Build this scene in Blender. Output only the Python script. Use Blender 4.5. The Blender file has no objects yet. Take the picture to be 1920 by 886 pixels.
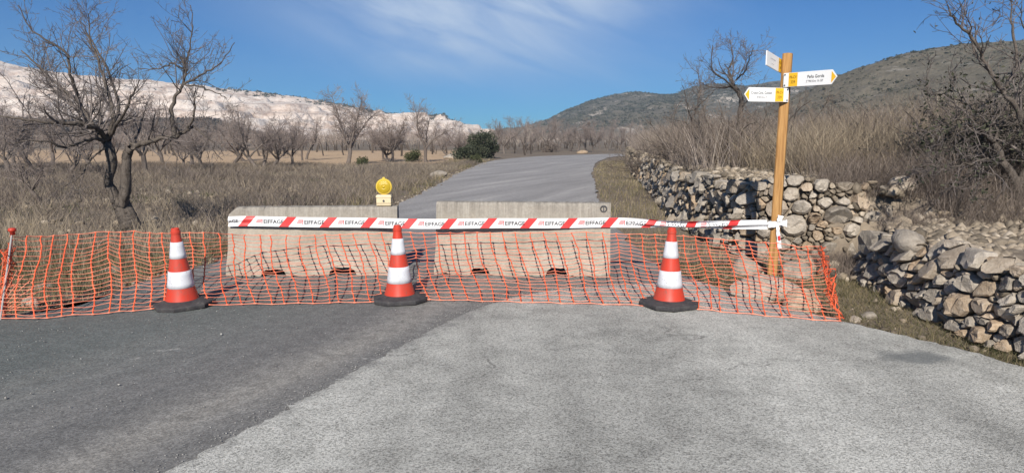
import bpy, bmesh, math, random
import numpy as np
from mathutils import Vector, Matrix, noise as mnoise

R = math.radians
PI = math.pi
rng = np.random.default_rng(7)
random.seed(7)
scene = bpy.context.scene
COL = scene.collection

# ------------------------------------------------------------------ camera
F = 1300.0; CX, CY = 960.0, 443.0; CAMH = 1.55; PITCH = R(8.01)
cam_d = bpy.data.cameras.new('camera'); cam = bpy.data.objects.new('camera', cam_d); COL.objects.link(cam)
cam.location = (0, 0, CAMH); cam.rotation_euler = (R(90) - PITCH, 0, 0)
cam_d.sensor_width = 36.0; cam_d.lens = 36.0 * F / 1920.0
cam_d.clip_start = 0.05; cam_d.clip_end = 6000
scene.camera = cam

# ------------------------------------------------------------------ sky, sun, exposure
SUN_EL = R(34); SUN_AZ = math.atan2(-0.13, -1.0)      # sun behind the viewer, a touch to the left
sun_vec = Vector((math.sin(SUN_AZ) * math.cos(SUN_EL), math.cos(SUN_AZ) * math.cos(SUN_EL), math.sin(SUN_EL)))
w = bpy.data.worlds.new('World'); scene.world = w; w.use_nodes = True
nt = w.node_tree; nt.nodes.clear()
def wn(t, **k):
    n = nt.nodes.new(t)
    for a, b in k.items(): setattr(n, a, b)
    return n
def wmath(op, a, b=None, c=None):
    n = wn('ShaderNodeMath', operation=op)
    for i, s in enumerate((a, b, c)):
        if s is None: continue
        if isinstance(s, (int, float)): n.inputs[i].default_value = s
        else: nt.links.new(s, n.inputs[i])
    return n.outputs[0]
sky = wn('ShaderNodeTexSky', sky_type='NISHITA', sun_disc=False)
sky.sun_elevation = SUN_EL; sky.sun_rotation = math.pi + 0.13
sky.altitude = 5000; sky.air_density = 1.6; sky.dust_density = 0.15; sky.ozone_density = 10.0
tc = wn('ShaderNodeTexCoord'); sep = wn('ShaderNodeSeparateXYZ'); nt.links.new(tc.outputs['Generated'], sep.inputs[0])
az = wmath('MULTIPLY', wmath('ARCTAN2', sep.outputs[0], sep.outputs[1]), 180 / PI)
el = wmath('MULTIPLY', wmath('ARCSINE', sep.outputs[2]), 180 / PI)
# thin cirrus: a few drifting patches round the sky, each torn into streaks
cmb = wn('ShaderNodeCombineXYZ')
rot_a = R(-20)
ua = wmath('ADD', wmath('MULTIPLY', az, math.cos(rot_a)), wmath('MULTIPLY', el, math.sin(rot_a)))
ub = wmath('ADD', wmath('MULTIPLY', az, -math.sin(rot_a)), wmath('MULTIPLY', el, math.cos(rot_a)))
nt.links.new(wmath('MULTIPLY', ua, 0.075), cmb.inputs[0]); nt.links.new(wmath('MULTIPLY', ub, 0.38), cmb.inputs[1])
nz = wn('ShaderNodeTexNoise'); nz.inputs['Scale'].default_value = 1.0; nz.inputs['Detail'].default_value = 8
nz.inputs['Roughness'].default_value = 0.55; nz.inputs['Distortion'].default_value = 0.5
nt.links.new(cmb.outputs[0], nz.inputs['Vector'])
total = None
for (a0, e0, ra, re, k) in [(-4.5, 9.2, 11.0, 3.2, 1.0), (2.5, 11.2, 8.0, 2.9, 1.0), (-9.5, 10.0, 6.0, 1.2, .55), (-6.5, 6.2, 5.5, 1.6, .6), (9.5, 11.3, 4.0, 1.2, .5),
                         (62, 17, 16, 5, .8), (-75, 22, 18, 6, .8), (150, 30, 25, 8, .8), (-150, 25, 20, 6, .8)]:
    dx = wmath('DIVIDE', wmath('SUBTRACT', az, a0), ra)
    dy = wmath('DIVIDE', wmath('ADD', wmath('SUBTRACT', el, e0), wmath('MULTIPLY', wmath('SUBTRACT', az, a0), 0.12)), re)
    d2 = wmath('ADD', wmath('MULTIPLY', dx, dx), wmath('MULTIPLY', dy, dy))
    g = wmath('MULTIPLY', wmath('EXPONENT', wmath('MULTIPLY', d2, -0.8)), k)
    total = g if total is None else wmath('MAXIMUM', total, g)
ns = wn('ShaderNodeMapRange'); ns.inputs[1].default_value = 0.30; ns.inputs[2].default_value = 0.64
nt.links.new(nz.outputs[0], ns.inputs[0])
cl = wmath('MULTIPLY', wmath('MULTIPLY', total, wmath('ADD', wmath('MULTIPLY', ns.outputs[0], 0.70), 0.30)), 0.98)
mx = wn('ShaderNodeMix', data_type='RGBA'); nt.links.new(cl, mx.inputs[0])
tint = wn('ShaderNodeMix', data_type='RGBA', blend_type='MULTIPLY'); tint.inputs[0].default_value = 1.0
tint.inputs[7].default_value = (0.44, 0.90, 1.14, 1)
nt.links.new(sky.outputs[0], tint.inputs[6])
nt.links.new(tint.outputs[2], mx.inputs[6]); mx.inputs[7].default_value = (8.6, 10.2, 12.6, 1)
bg = wn('ShaderNodeBackground'); bg.inputs[1].default_value = 0.053
nt.links.new(mx.outputs[2], bg.inputs[0])
wo = wn('ShaderNodeOutputWorld'); nt.links.new(bg.outputs[0], wo.inputs[0])

sd = bpy.data.lights.new('sun', 'SUN'); sd.energy = 4.6; sd.angle = R(0.55); sd.color = (1.0, 0.94, 0.845)
so = bpy.data.objects.new('sun', sd); COL.objects.link(so); so.location = (0, -20, 20)
so.rotation_euler = (-sun_vec).to_track_quat('-Z', 'Y').to_euler()

vs = scene.view_settings
vs.view_transform = 'Standard'; vs.look = 'None'; vs.exposure = 0.36; vs.gamma = 1.0; vs.use_curve_mapping = False

# ------------------------------------------------------------------ helpers
def px(u, v, Y=None, z=0.0):
    """a point of the place: where the sight line meets the ground (or height z), or the depth Y"""
    a = (u - CX) / F; b = (CY - v) / F
    d = Vector((a, math.cos(PITCH) + b * math.sin(PITCH), -math.sin(PITCH) + b * math.cos(PITCH)))
    t = (Y / d.y) if Y is not None else (CAMH - z) / -d.z
    return Vector((0, 0, CAMH)) + d * t

def link(o, parent=None):
    COL.objects.link(o)
    if parent is not None: o.parent = parent
    return o
def tag(o, label=None, cat=None, group=None, kind=None):
    if label: o['label'] = label
    if cat: o['category'] = cat
    if group: o['group'] = group
    if kind: o['kind'] = kind
    return o
def empty(name, loc=(0, 0, 0), rz=0):
    o = bpy.data.objects.new(name, None); o.empty_display_size = 0.1
    o.location = loc; o.rotation_euler = (0, 0, rz); return link(o)
def mesh_obj(name, V, Fs, mat, parent=None, smooth=False):
    me = bpy.data.meshes.new(name)
    me.from_pydata([tuple(v) for v in V], [], [tuple(f) for f in Fs])
    if smooth: me.polygons.foreach_set('use_smooth', [True] * len(me.polygons))
    me.update()
    if mat: me.materials.append(mat)
    return link(bpy.data.objects.new(name, me), parent)
def tri_obj(name, V, T, mat, parent=None, tone=None, smooth=False, vtone=None):
    """big triangle meshes straight from arrays; tone = one number per face"""
    V = np.ascontiguousarray(V, dtype=np.float32); T = np.ascontiguousarray(T, dtype=np.int32)
    me = bpy.data.meshes.new(name)
    me.vertices.add(len(V)); me.vertices.foreach_set('co', V.ravel())
    me.loops.add(T.size); me.loops.foreach_set('vertex_index', T.ravel())
    me.polygons.add(len(T)); me.polygons.foreach_set('loop_start', np.arange(0, T.size, T.shape[1], dtype=np.int32))
    if smooth: me.polygons.foreach_set('use_smooth', np.ones(len(T), dtype=bool))
    me.update(calc_edges=True)
    if tone is not None:
        at = me.attributes.new('tone', 'FLOAT', 'FACE'); at.data.foreach_set('value', np.asarray(tone, dtype=np.float32))
    if vtone is not None:
        at = me.attributes.new('tone', 'FLOAT', 'POINT'); at.data.foreach_set('value', np.asarray(vtone, dtype=np.float32))
    if mat: me.materials.append(mat)
    return link(bpy.data.objects.new(name, me), parent)
def struct(name, o=None):
    o['kind'] = 'structure'; return o

def catmull(P, n):
    P = np.asarray(P, float); P = np.vstack([2 * P[0] - P[1], P, 2 * P[-1] - P[-2]])
    out = []
    for i in range(1, len(P) - 2):
        p0, p1, p2, p3 = P[i - 1], P[i], P[i + 1], P[i + 2]
        for k in range(n):
            t = k / n
            out.append(0.5 * (2 * p1 + (p2 - p0) * t + (2 * p0 - 5 * p1 + 4 * p2 - p3) * t * t + (3 * p1 - p0 - 3 * p2 + p3) * t ** 3))
    out.append(P[-2]); return np.array(out)
def resample(P, n):
    P = np.asarray(P, float); d = np.r_[0, np.cumsum(np.linalg.norm(np.diff(P, axis=0), axis=1))]
    s = np.linspace(0, d[-1], n); return np.stack([np.interp(s, d, P[:, k]) for k in range(P.shape[1])], 1)

def vnoise(x, y, scale, seed=0.0, octaves=3):
    """value noise on arrays (numpy)"""
    def h(ix, iy):
        n = np.sin(ix * 127.1 + iy * 311.7 + seed * 74.7) * 43758.5453
        return n - np.floor(n)
    x = np.asarray(x, float) / scale; y = np.asarray(y, float) / scale
    tot = 0; amp = 1; nrm = 0
    for o in range(octaves):
        ix = np.floor(x); iy = np.floor(y); fx = x - ix; fy = y - iy
        fx = fx * fx * (3 - 2 * fx); fy = fy * fy * (3 - 2 * fy)
        v = (h(ix, iy) * (1 - fx) + h(ix + 1, iy) * fx) * (1 - fy) + (h(ix, iy + 1) * (1 - fx) + h(ix + 1, iy + 1) * fx) * fy
        tot = tot + amp * (v - 0.5); nrm += amp; amp *= 0.5; x = x * 2.03 + 11.3; y = y * 2.03 + 5.7
    return tot / nrm * 2
def sstep(a, b, x):
    t = np.clip((np.asarray(x, float) - a) / (b - a), 0, 1); return t * t * (3 - 2 * t)

# ------------------------------------------------------------------ materials
class M:
    """tiny wrapper for building a node material"""
    def __init__(s, name, rough=0.8, spec=0.3):
        s.m = bpy.data.materials.new(name); s.m.use_nodes = True; s.nt = s.m.node_tree
        s.b = s.nt.nodes['Principled BSDF']; s.b.inputs['Roughness'].default_value = rough
        s.b.inputs['Specular IOR Level'].default_value = spec
        s._tc = None
    def n(s, t, **k):
        n = s.nt.nodes.new(t)
        for a, b in k.items(): setattr(n, a, b)
        return n
    def l(s, a, b): s.nt.links.new(a, b)
    def co(s, scale=(1, 1, 1), rot=(0, 0, 0), which='Object'):
        if s._tc is None: s._tc = s.n('ShaderNodeTexCoord')
        mp = s.n('ShaderNodeMapping'); mp.inputs['Scale'].default_value = scale; mp.inputs['Rotation'].default_value = rot
        s.l(s._tc.outputs[which], mp.inputs[0]); return mp.outputs[0]
    def noise(s, scale, detail=4, rough=0.55, vec=None, dist=0.0):
        n = s.n('ShaderNodeTexNoise'); n.inputs['Scale'].default_value = scale; n.inputs['Detail'].default_value = detail
        n.inputs['Roughness'].default_value = rough; n.inputs['Distortion'].default_value = dist
        s.l(vec if vec is not None else s.co(), n.inputs['Vector']); return n.outputs[0]
    def voro(s, scale, vec=None, feature='F1', out='Distance'):
        n = s.n('ShaderNodeTexVoronoi', feature=feature); n.inputs['Scale'].default_value = scale
        s.l(vec if vec is not None else s.co(), n.inputs['Vector']); return n.outputs[out]
    def ramp(s, fac, stops, interp='LINEAR'):
        r = s.n('ShaderNodeValToRGB'); cr = r.color_ramp; cr.interpolation = interp
        while len(cr.elements) < len(stops): cr.elements.new(0.5)
        for e, (p, c) in zip(cr.elements, stops):
            e.position = p; e.color = (*c, 1) if isinstance(c, tuple) else (c, c, c, 1)
        s.l(fac, r.inputs[0]); return r.outputs[0]
    def mix(s, fac, a, b, mode='MIX'):
        n = s.n('ShaderNodeMix', data_type='RGBA', blend_type=mode)
        for sock, i in ((fac, 0), (a, 6), (b, 7)):
            if isinstance(sock, (int, float)): n.inputs[i].default_value = sock
            elif isinstance(sock, tuple): n.inputs[i].default_value = (*sock, 1)
            else: s.l(sock, n.inputs[i])
        return n.outputs[2]
    def math(s, op, a, b=None):
        n = s.n('ShaderNodeMath', operation=op)
        for i, q in enumerate((a, b)):
            if q is None: continue
            if isinstance(q, (int, float)): n.inputs[i].default_value = q
            else: s.l(q, n.inputs[i])
        return n.outputs[0]
    def attr(s, name='tone'):
        n = s.n('ShaderNodeAttribute'); n.attribute_name = name; return n.outputs['Fac']
    def rand(s): return s.n('ShaderNodeObjectInfo').outputs['Random']
    def xyz(s, vec=None):
        n = s.n('ShaderNodeSeparateXYZ'); s.l(vec if vec is not None else s.co(), n.inputs[0]); return n.outputs
    def color(s, c):
        if isinstance(c, tuple): s.b.inputs['Base Color'].default_value = (*c, 1)
        else: s.l(c, s.b.inputs['Base Color'])
        return s
    def bump(s, h, strength=0.3, dist=0.02):
        n = s.n('ShaderNodeBump'); n.inputs['Strength'].default_value = strength; n.inputs['Distance'].default_value = dist
        s.l(h, n.inputs['Height']); s.l(n.outputs[0], s.b.inputs['Normal']); return s

def plain(name, c, rough=0.6, spec=0.3, var=0.12, scale=12):
    k = M(name, rough, spec); nz = k.noise(scale, 4)
    return k.color(k.mix(k.math('MULTIPLY', nz, 1.0), tuple(x * (1 - var) for x in c), tuple(min(1, x * (1 + var)) for x in c))).m

# ground: grey-brown stony soil, ploughed tan field farther out on the left
k = M('soil', 0.95, 0.1)
p = k.xyz(); n1 = k.noise(0.35, 6); n2 = k.noise(6, 6, 0.65); n3 = k.noise(1.6, 5)
soil = k.ramp(k.mix(0.5, n1, n2), [(0.30, (0.115, 0.092, 0.07)), (0.5, (0.19, 0.155, 0.12)), (0.68, (0.30, 0.25, 0.19))])
tan = k.ramp(k.mix(0.6, n3, n2), [(0.3, (0.36, 0.25, 0.155)), (0.55, (0.50, 0.365, 0.24)), (0.75, (0.60, 0.47, 0.33))])
yy = k.math('ADD', p[1], k.math('MULTIPLY', k.noise(0.12, 4), 14.0))
xx = k.math('ADD', p[0], k.math('MULTIPLY', k.noise(0.1, 3), 8.0))
m1 = k.math('MULTIPLY', k.math('SMOOTH_MIN', 1.0, k.math('MAXIMUM', 0.0, k.math('MULTIPLY', k.math('SUBTRACT', yy, 43.5), 0.5))),
            k.math('MINIMUM', 1.0, k.math('MAXIMUM', 0.0, k.math('MULTIPLY', k.math('SUBTRACT', 1.0, xx), 0.5))))
far = k.math('MINIMUM', 1.0, k.math('MAXIMUM', 0.0, k.math('MULTIPLY', k.math('SUBTRACT', yy, 95.0), 0.05)))
m1 = k.math('MULTIPLY', m1, k.math('SUBTRACT', 1.0, far))
k.color(k.mix(m1, soil, tan)); k.bump(n2, 0.6, 0.05)
MAT_SOIL = k.m

# old dark asphalt, polished in wheel tracks, dusty between them
k = M('old_asphalt', 0.85, 0.35)
rv = k.co((1, 1, 1), (0, 0, R(23)))
sv = k.n('ShaderNodeMapping'); sv.inputs['Scale'].default_value = (1.5, 0.12, 1); k.l(rv, sv.inputs[0])
streak = k.noise(1.3, 5, 0.55, sv.outputs[0], 0.4)
fine = k.noise(140, 3, 0.7); mid = k.noise(9, 5, 0.6); big = k.noise(0.5, 4)
p = k.xyz()
base = k.ramp(streak, [(0.28, (0.138, 0.135, 0.129)), (0.44, (0.168, 0.165, 0.158)), (0.54, (0.20, 0.195, 0.184)), (0.68, (0.26, 0.247, 0.222))])
ac = k.math('ADD', k.math('SUBTRACT', k.math('MULTIPLY', p[0], 0.92), k.math('MULTIPLY', p[1], 0.39)), k.math('MULTIPLY', k.math('SUBTRACT', k.noise(0.8, 4), 0.5), 0.5))
def band(c_, w_): 
    q_ = k.math('DIVIDE', k.math('SUBTRACT', ac, c_), w_); return k.math('EXPONENT', k.math('MULTIPLY', k.math('MULTIPLY', q_, q_), -1.0))
base = k.mix(k.math('MULTIPLY', band(-3.12, 0.26), 0.75), base, k.ramp(mid, [(0.3, (0.215, 0.205, 0.188)), (0.7, (0.285, 0.272, 0.248))]))
base = k.mix(k.math('MULTIPLY', band(-3.62, 0.16), 0.5), base, (0.145, 0.143, 0.138))
base = k.mix(k.math('MULTIPLY', band(-2.72, 0.12), 0.45), base, (0.145, 0.142, 0.137))
leftm = k.math('MINIMUM', 1.0, k.math('MAXIMUM', 0.0, k.math('MULTIPLY', k.math('SUBTRACT', k.math('SUBTRACT', k.math('MULTIPLY', p[1], 0.62), k.math('MULTIPLY', p[0], 1.0)), 4.9), 0.7)))
leftm = k.math('MULTIPLY', leftm, k.math('MINIMUM', 1.0, k.math('MAXIMUM', 0.0, k.math('SUBTRACT', 7.6, p[1]))))
base = k.mix(leftm, base, k.ramp(big, [(0.3, (0.110, 0.120, 0.113)), (0.7, (0.145, 0.156, 0.148))]))
farm = k.math('MINIMUM', 1.0, k.math('MAXIMUM', 0.0, k.math('MULTIPLY', k.math('SUBTRACT', p[1], 9.0), 0.15)))
base = k.mix(farm, base, k.ramp(k.noise(0.9, 5, 0.6, sv.outputs[0]), [(0.3, (0.235, 0.224, 0.216)), (0.58, (0.32, 0.305, 0.293)), (0.74, (0.44, 0.415, 0.39))]))
agg = k.voro(85, None, 'F1', 'Color'); sp = k.mix(0.55, k.ramp(fine, [(0.34, 0.45), (0.5, 1.0), (0.68, 1.5)]), k.ramp(agg, [(0.15, 0.55), (0.5, 1.0), (0.85, 1.55)]))
base = k.mix(1.0, base, sp, 'MULTIPLY')
base = k.mix(1.0, base, k.ramp(mid, [(0.3, 0.86), (0.7, 1.14)]), 'MULTIPLY')
chips = k.ramp(k.voro(55, None, 'F1'), [(0.09, 1.0), (0.13, 0.0)])
sel = k.ramp(k.noise(22, 2), [(0.56, 0.0), (0.62, 1.0)])
base = k.mix(k.math('MULTIPLY', k.math('MULTIPLY', chips, sel), 0.8), base, (0.5, 0.48, 0.45))
for (u_, v_, ra, rb, an) in ((255, 671, 0.10, 0.035, 0.5), (318, 655, 0.26, 0.045, 0.35), (690, 672, 0.26, 0.022, -0.1), (745, 674, 0.09, 0.03, 0.4), (400, 615, 0.12, 0.02, 0.1)):
    b_ = px(u_, v_); ca, sa = math.cos(an), math.sin(an); ex = k.math('SUBTRACT', p[0], b_.x); ey = k.math('SUBTRACT', p[1], b_.y)
    e1 = k.math('DIVIDE', k.math('ADD', k.math('MULTIPLY', ex, ca), k.math('MULTIPLY', ey, sa)), ra); e2 = k.math('DIVIDE', k.math('SUBTRACT', k.math('MULTIPLY', ey, ca), k.math('MULTIPLY', ex, sa)), rb)
    mk = k.math('ADD', k.math('ADD', k.math('MULTIPLY', e1, e1), k.math('MULTIPLY', e2, e2)), k.math('MULTIPLY', k.noise(30, 4, 0.7), 1.6))
    base = k.mix(k.math('MULTIPLY', k.ramp(mk, [(0.75, 1.0), (1.15, 0.0)]), 0.7), base, (0.46, 0.45, 0.42))
k.color(base); k.bump(k.mix(0.5, fine, k.noise(60, 3)), 0.55, 0.012)
MAT_ASPH = k.m

# pale chip seal: light binder-worn chips with dark pits between
k = M('chip_seal', 0.9, 0.25)
f1 = k.noise(78, 3, 0.62, None, 0.6); f2 = k.noise(190, 2, 0.6); f3 = k.voro(70)
p0 = k.xyz()
spk = k.math('ADD', k.math('MULTIPLY', f1, 0.62), k.math('MULTIPLY', f2, 0.38))
base = k.ramp(spk, [(0.36, (0.17, 0.167, 0.150)), (0.45, (0.32, 0.315, 0.287)), (0.53, (0.515, 0.507, 0.464)), (0.66, (0.62, 0.612, 0.563))])
patch = k.ramp(k.mix(0.5, k.noise(0.7, 5, 0.6), k.noise(4.0, 4, 0.6)), [(0.36, 0.74), (0.5, 0.99), (0.62, 1.15)])
base = k.mix(1.0, base, patch, 'MULTIPLY')
trk = k.noise(0.9, 4, 0.55, k.co((1.0, 0.10, 1), (0, 0, R(-12))), 0.3)
base = k.mix(1.0, base, k.ramp(trk, [(0.36, 0.80), (0.5, 1.0), (0.62, 1.12)]), 'MULTIPLY')
sa_ = k.math('SUBTRACT', k.math('MULTIPLY', p0[0], 0.92), k.math('MULTIPLY', p0[1], 0.39))
wear = k.ramp(k.math('ADD', k.math('MULTIPLY', k.math('ADD', sa_, 2.74), 1.0), k.math('MULTIPLY', k.math('SUBTRACT', k.noise(5, 6, 0.7), 0.5), 0.55)), [(0.0, 1.0), (0.12, 0.0)])
base = k.mix(k.math('MULTIPLY', wear, 0.6), base, k.mix(1.0, (0.17, 0.167, 0.16), k.ramp(spk, [(0.36, 0.6), (0.62, 1.5)]), 'MULTIPLY'))
wv = k.n('ShaderNodeVectorMath', operation='ADD'); nzc = k.n('ShaderNodeTexNoise'); nzc.inputs['Scale'].default_value = 2.2; nzc.inputs['Detail'].default_value = 6; k.l(k.co(), nzc.inputs['Vector'])
sc_ = k.n('ShaderNodeVectorMath', operation='SCALE'); sc_.inputs['Scale'].default_value = 0.7; k.l(nzc.outputs['Color'], sc_.inputs[0]); k.l(k.co(), wv.inputs[0]); k.l(sc_.outputs[0], wv.inputs[1])
crk = k.math('MULTIPLY', k.ramp(k.voro(0.55, wv.outputs[0], 'DISTANCE_TO_EDGE'), [(0.0, 1.0), (0.006, 0.0)]), k.ramp(k.noise(0.8, 3), [(0.50, 0.0), (0.58, 0.75)]))
base = k.mix(crk, base, (0.09, 0.085, 0.078))
p = k.xyz()
# a damp oily stain by the right edge
dx = k.math('DIVIDE', k.math('SUBTRACT', k.math('ADD', p[0], k.math('MULTIPLY', k.noise(3, 4), 0.5)), 3.12), 0.34)
dy = k.math('DIVIDE', k.math('SUBTRACT', k.math('ADD', p[1], k.math('MULTIPLY', k.noise(4, 4), 0.3)), 4.93), 0.20)
st = k.ramp(k.math('ADD', k.math('MULTIPLY', dx, dx), k.math('MULTIPLY', dy, dy)), [(0.15, 1.0), (0.9, 0.0)])
base = k.mix(k.math('MULTIPLY', st, 0.75), base, (0.135, 0.145, 0.145))
k.color(base); k.bump(spk, 0.8, 0.014)
MAT_CHIP = k.m

# concrete of the barriers: pale, rain-streaked grey towards the top
k = M('cast_concrete', 0.85, 0.25)
p = k.xyz()
n1 = k.noise(3.2, 6, 0.6); n2 = k.noise(40, 4, 0.6); stv = k.noise(5.0, 6, 0.7, k.co((5.5, 1, 0.12)))
c0 = k.ramp(n1, [(0.3, (0.27, 0.235, 0.187)), (0.55, (0.37, 0.328, 0.268)), (0.75, (0.45, 0.405, 0.34))])
topm = k.ramp(k.math('ADD', p[2], k.math('MULTIPLY', k.math('SUBTRACT', stv, 0.5), 0.5)), [(0.50, 0.0), (0.74, 1.0)])
c1 = k.mix(k.math('MULTIPLY', topm, 0.85), c0, k.ramp(stv, [(0.34, (0.165, 0.15, 0.13)), (0.52, (0.29, 0.265, 0.23)), (0.68, (0.39, 0.36, 0.31))]))
c1 = k.mix(1.0, c1, k.ramp(n2, [(0.3, 0.85), (0.7, 1.1)]), 'MULTIPLY')
scuff = k.math('MULTIPLY', k.ramp(k.noise(7, 6, 0.7, k.co((0.6, 1, 2.5))), [(0.66, 0.0), (0.72, 1.0)]), 0.5)
c1 = k.mix(scuff, c1, (0.46, 0.44, 0.40))
k.color(c1); k.bump(k.mix(0.5, n2, k.noise(14, 5)), 0.35, 0.012)
MAT_CONC = k.m

# limestone of the dry walls; each stone has its own cast through its random value
k = M('limestone', 0.9, 0.2)
rd = k.rand(); n1 = k.noise(5, 6, 0.62); n2 = k.noise(28, 5, 0.65); n3 = k.noise(90, 3, 0.6)
gy = k.ramp(k.mix(0.45, n1, n2), [(0.30, (0.205, 0.178, 0.146)), (0.5, (0.375, 0.328, 0.272)), (0.68, (0.54, 0.485, 0.412))])
oc = k.ramp(k.mix(0.45, n1, n2), [(0.30, (0.30, 0.20, 0.12)), (0.5, (0.47, 0.34, 0.22)), (0.70, (0.60, 0.48, 0.35))])
c = k.mix(k.ramp(rd, [(0.62, 0.0), (0.90, 0.85)]), gy, oc)
c = k.mix(k.ramp(n1, [(0.60, 0.0), (0.72, 0.45)]), c, oc)
c = k.mix(1.0, c, k.ramp(k.math('FRACT', k.math('MULTIPLY', rd, 7.3)), [(0.0, 0.72), (1.0, 1.15)]), 'MULTIPLY')
k.color(c); k.bump(k.mix(0.35, n2, n3), 0.8, 0.03)
MAT_STONE = k.m
k = M('rubble_stone', 0.92, 0.15)
t = k.attr(); n2 = k.noise(22, 5, 0.65)
c = k.ramp(t, [(0.0, (0.13, 0.108, 0.082)), (0.4, (0.235, 0.195, 0.148)), (0.75, (0.35, 0.285, 0.21)), (1.0, (0.46, 0.395, 0.315))])
k.color(k.mix(1.0, c, k.ramp(n2, [(0.3, 0.7), (0.7, 1.2)]), 'MULTIPLY')); k.bump(n2, 0.6, 0.02)
MAT_RUBBLE = k.m

k = M('grey_gravel', 0.9, 0.2)
k.color(k.ramp(k.attr(), [(0.0, (0.13, 0.125, 0.12)), (0.5, (0.30, 0.29, 0.27)), (1.0, (0.56, 0.54, 0.50))])); MAT_GRAVEL = k.m

def grass_mat(name, stops, trans=0.25):
    k = M(name, 0.85, 0.15)
    c = k.ramp(k.attr(), stops)
    k.color(c)
    if trans:
        tr = k.n('ShaderNodeBsdfTranslucent'); k.l(c, tr.inputs[0])
        mixs = k.n('ShaderNodeMixShader'); mixs.inputs[0].default_value = trans
        out = [n for n in k.nt.nodes if n.type == 'OUTPUT_MATERIAL'][0]
        k.l(k.b.outputs[0], mixs.inputs[1]); k.l(tr.outputs[0], mixs.inputs[2]); k.l(mixs.outputs[0], out.inputs[0])
    return k.m
MAT_DRY = grass_mat('dry_straw', [(0.0, (0.14, 0.11, 0.082)), (0.35, (0.26, 0.212, 0.155)), (0.7, (0.39, 0.315, 0.22)), (1.0, (0.54, 0.45, 0.33))])
MAT_WEED = grass_mat('grey_weeds', [(0.0, (0.12, 0.09, 0.07)), (0.3, (0.20, 0.165, 0.135)), (0.55, (0.25, 0.212, 0.175)), (0.8, (0.34, 0.275, 0.20)), (1.0, (0.44, 0.37, 0.26))])
MAT_VERGE = grass_mat('verge_grass', [(0.0, (0.08, 0.085, 0.04)), (0.3, (0.15, 0.14, 0.075)), (0.65, (0.28, 0.225, 0.135)), (1.0, (0.43, 0.36, 0.24))])
MAT_BRUSH = grass_mat('dry_brush', [(0.0, (0.105, 0.084, 0.068)), (0.4, (0.22, 0.178, 0.15)), (0.75, (0.32, 0.268, 0.228)), (1.0, (0.43, 0.37, 0.31))], 0.15)
MAT_LEAF = grass_mat('dark_leaves', [(0.0, (0.024, 0.028, 0.018)), (0.5, (0.05, 0.055, 0.036)), (1.0, (0.10, 0.10, 0.066))], 0.1)
MAT_EVER = grass_mat('evergreen_leaves', [(0.0, (0.035, 0.042, 0.026)), (0.5, (0.07, 0.078, 0.05)), (1.0, (0.13, 0.135, 0.09))], 0.1)
MAT_THORN = grass_mat('thorn_leaves', [(0.0, (0.022, 0.020, 0.015)), (0.5, (0.055, 0.050, 0.038)), (1.0, (0.13, 0.118, 0.09))], 0.1)
MAT_GREEN = grass_mat('green_leaves', [(0.0, (0.05, 0.058, 0.028)), (0.5, (0.095, 0.105, 0.052)), (1.0, (0.17, 0.17, 0.09))], 0.2)
MAT_SCRUB = grass_mat('hill_scrub', [(0.0, (0.045, 0.048, 0.034)), (0.5, (0.078, 0.078, 0.055)), (1.0, (0.145, 0.135, 0.10))], 0.0)

def bark(name, a, b, sc=14):
    k = M(name, 0.92, 0.15); n1 = k.noise(sc, 6, 0.65, k.co((1, 1, 0.25))); n2 = k.noise(sc * 4, 4, 0.6)
    k.color(k.ramp(k.mix(0.4, n1, n2), [(0.3, a), (0.7, b)])); k.bump(k.mix(0.4, n1, n2), 0.9, 0.03); return k.m
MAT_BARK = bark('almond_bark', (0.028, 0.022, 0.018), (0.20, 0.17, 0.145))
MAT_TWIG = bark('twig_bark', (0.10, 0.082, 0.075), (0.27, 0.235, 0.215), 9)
MAT_FTWIG = bark('far_twig_bark', (0.20, 0.163, 0.145), (0.37, 0.31, 0.28), 6)  # paler than the near twigs: distance haze mixed into the colour
MAT_FBARK = bark('far_trunk_bark', (0.075, 0.06, 0.052), (0.22, 0.185, 0.16), 8)  # lighter copy of the almond bark, the lift of haze put into its colour

# ------------------------------------------------------------------ terrain
WALL1 = np.array([(9.6, 56), (7.9, 48), (5.3, 30), (3.75, 18), (3.15, 13.4), (3.0, 11), (3.02, 9.7), (3.22, 9.05), (3.75, 8.72), (4.4, 8.70), (4.95, 8.78), (5.4, 9.0)])
WALL2 = np.array([(4.45, 8.25), (4.05, 8.02), (3.82, 7.45), (3.66, 6.5), (3.6, 5.7), (3.68, 5.0), (3.88, 4.1), (4.15, 3.0), (4.35, 1.6)])
def wall_x(y):
    return np.interp(y, [-8, 1.6, 3.0, 4.1, 5.0, 5.7, 6.5, 7.45, 8.0, 8.25, 8.62, 8.74, 8.95, 9.25, 9.7, 11, 13.4, 18, 30, 48, 56, 90],
                     [5.2, 4.35, 4.15, 3.88, 3.68, 3.6, 3.66, 3.82, 4.05, 4.6, 5.2, 4.4, 3.3, 3.1, 3.02, 3.0, 3.15, 3.75, 5.3, 7.9, 9.6, 20])
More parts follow.
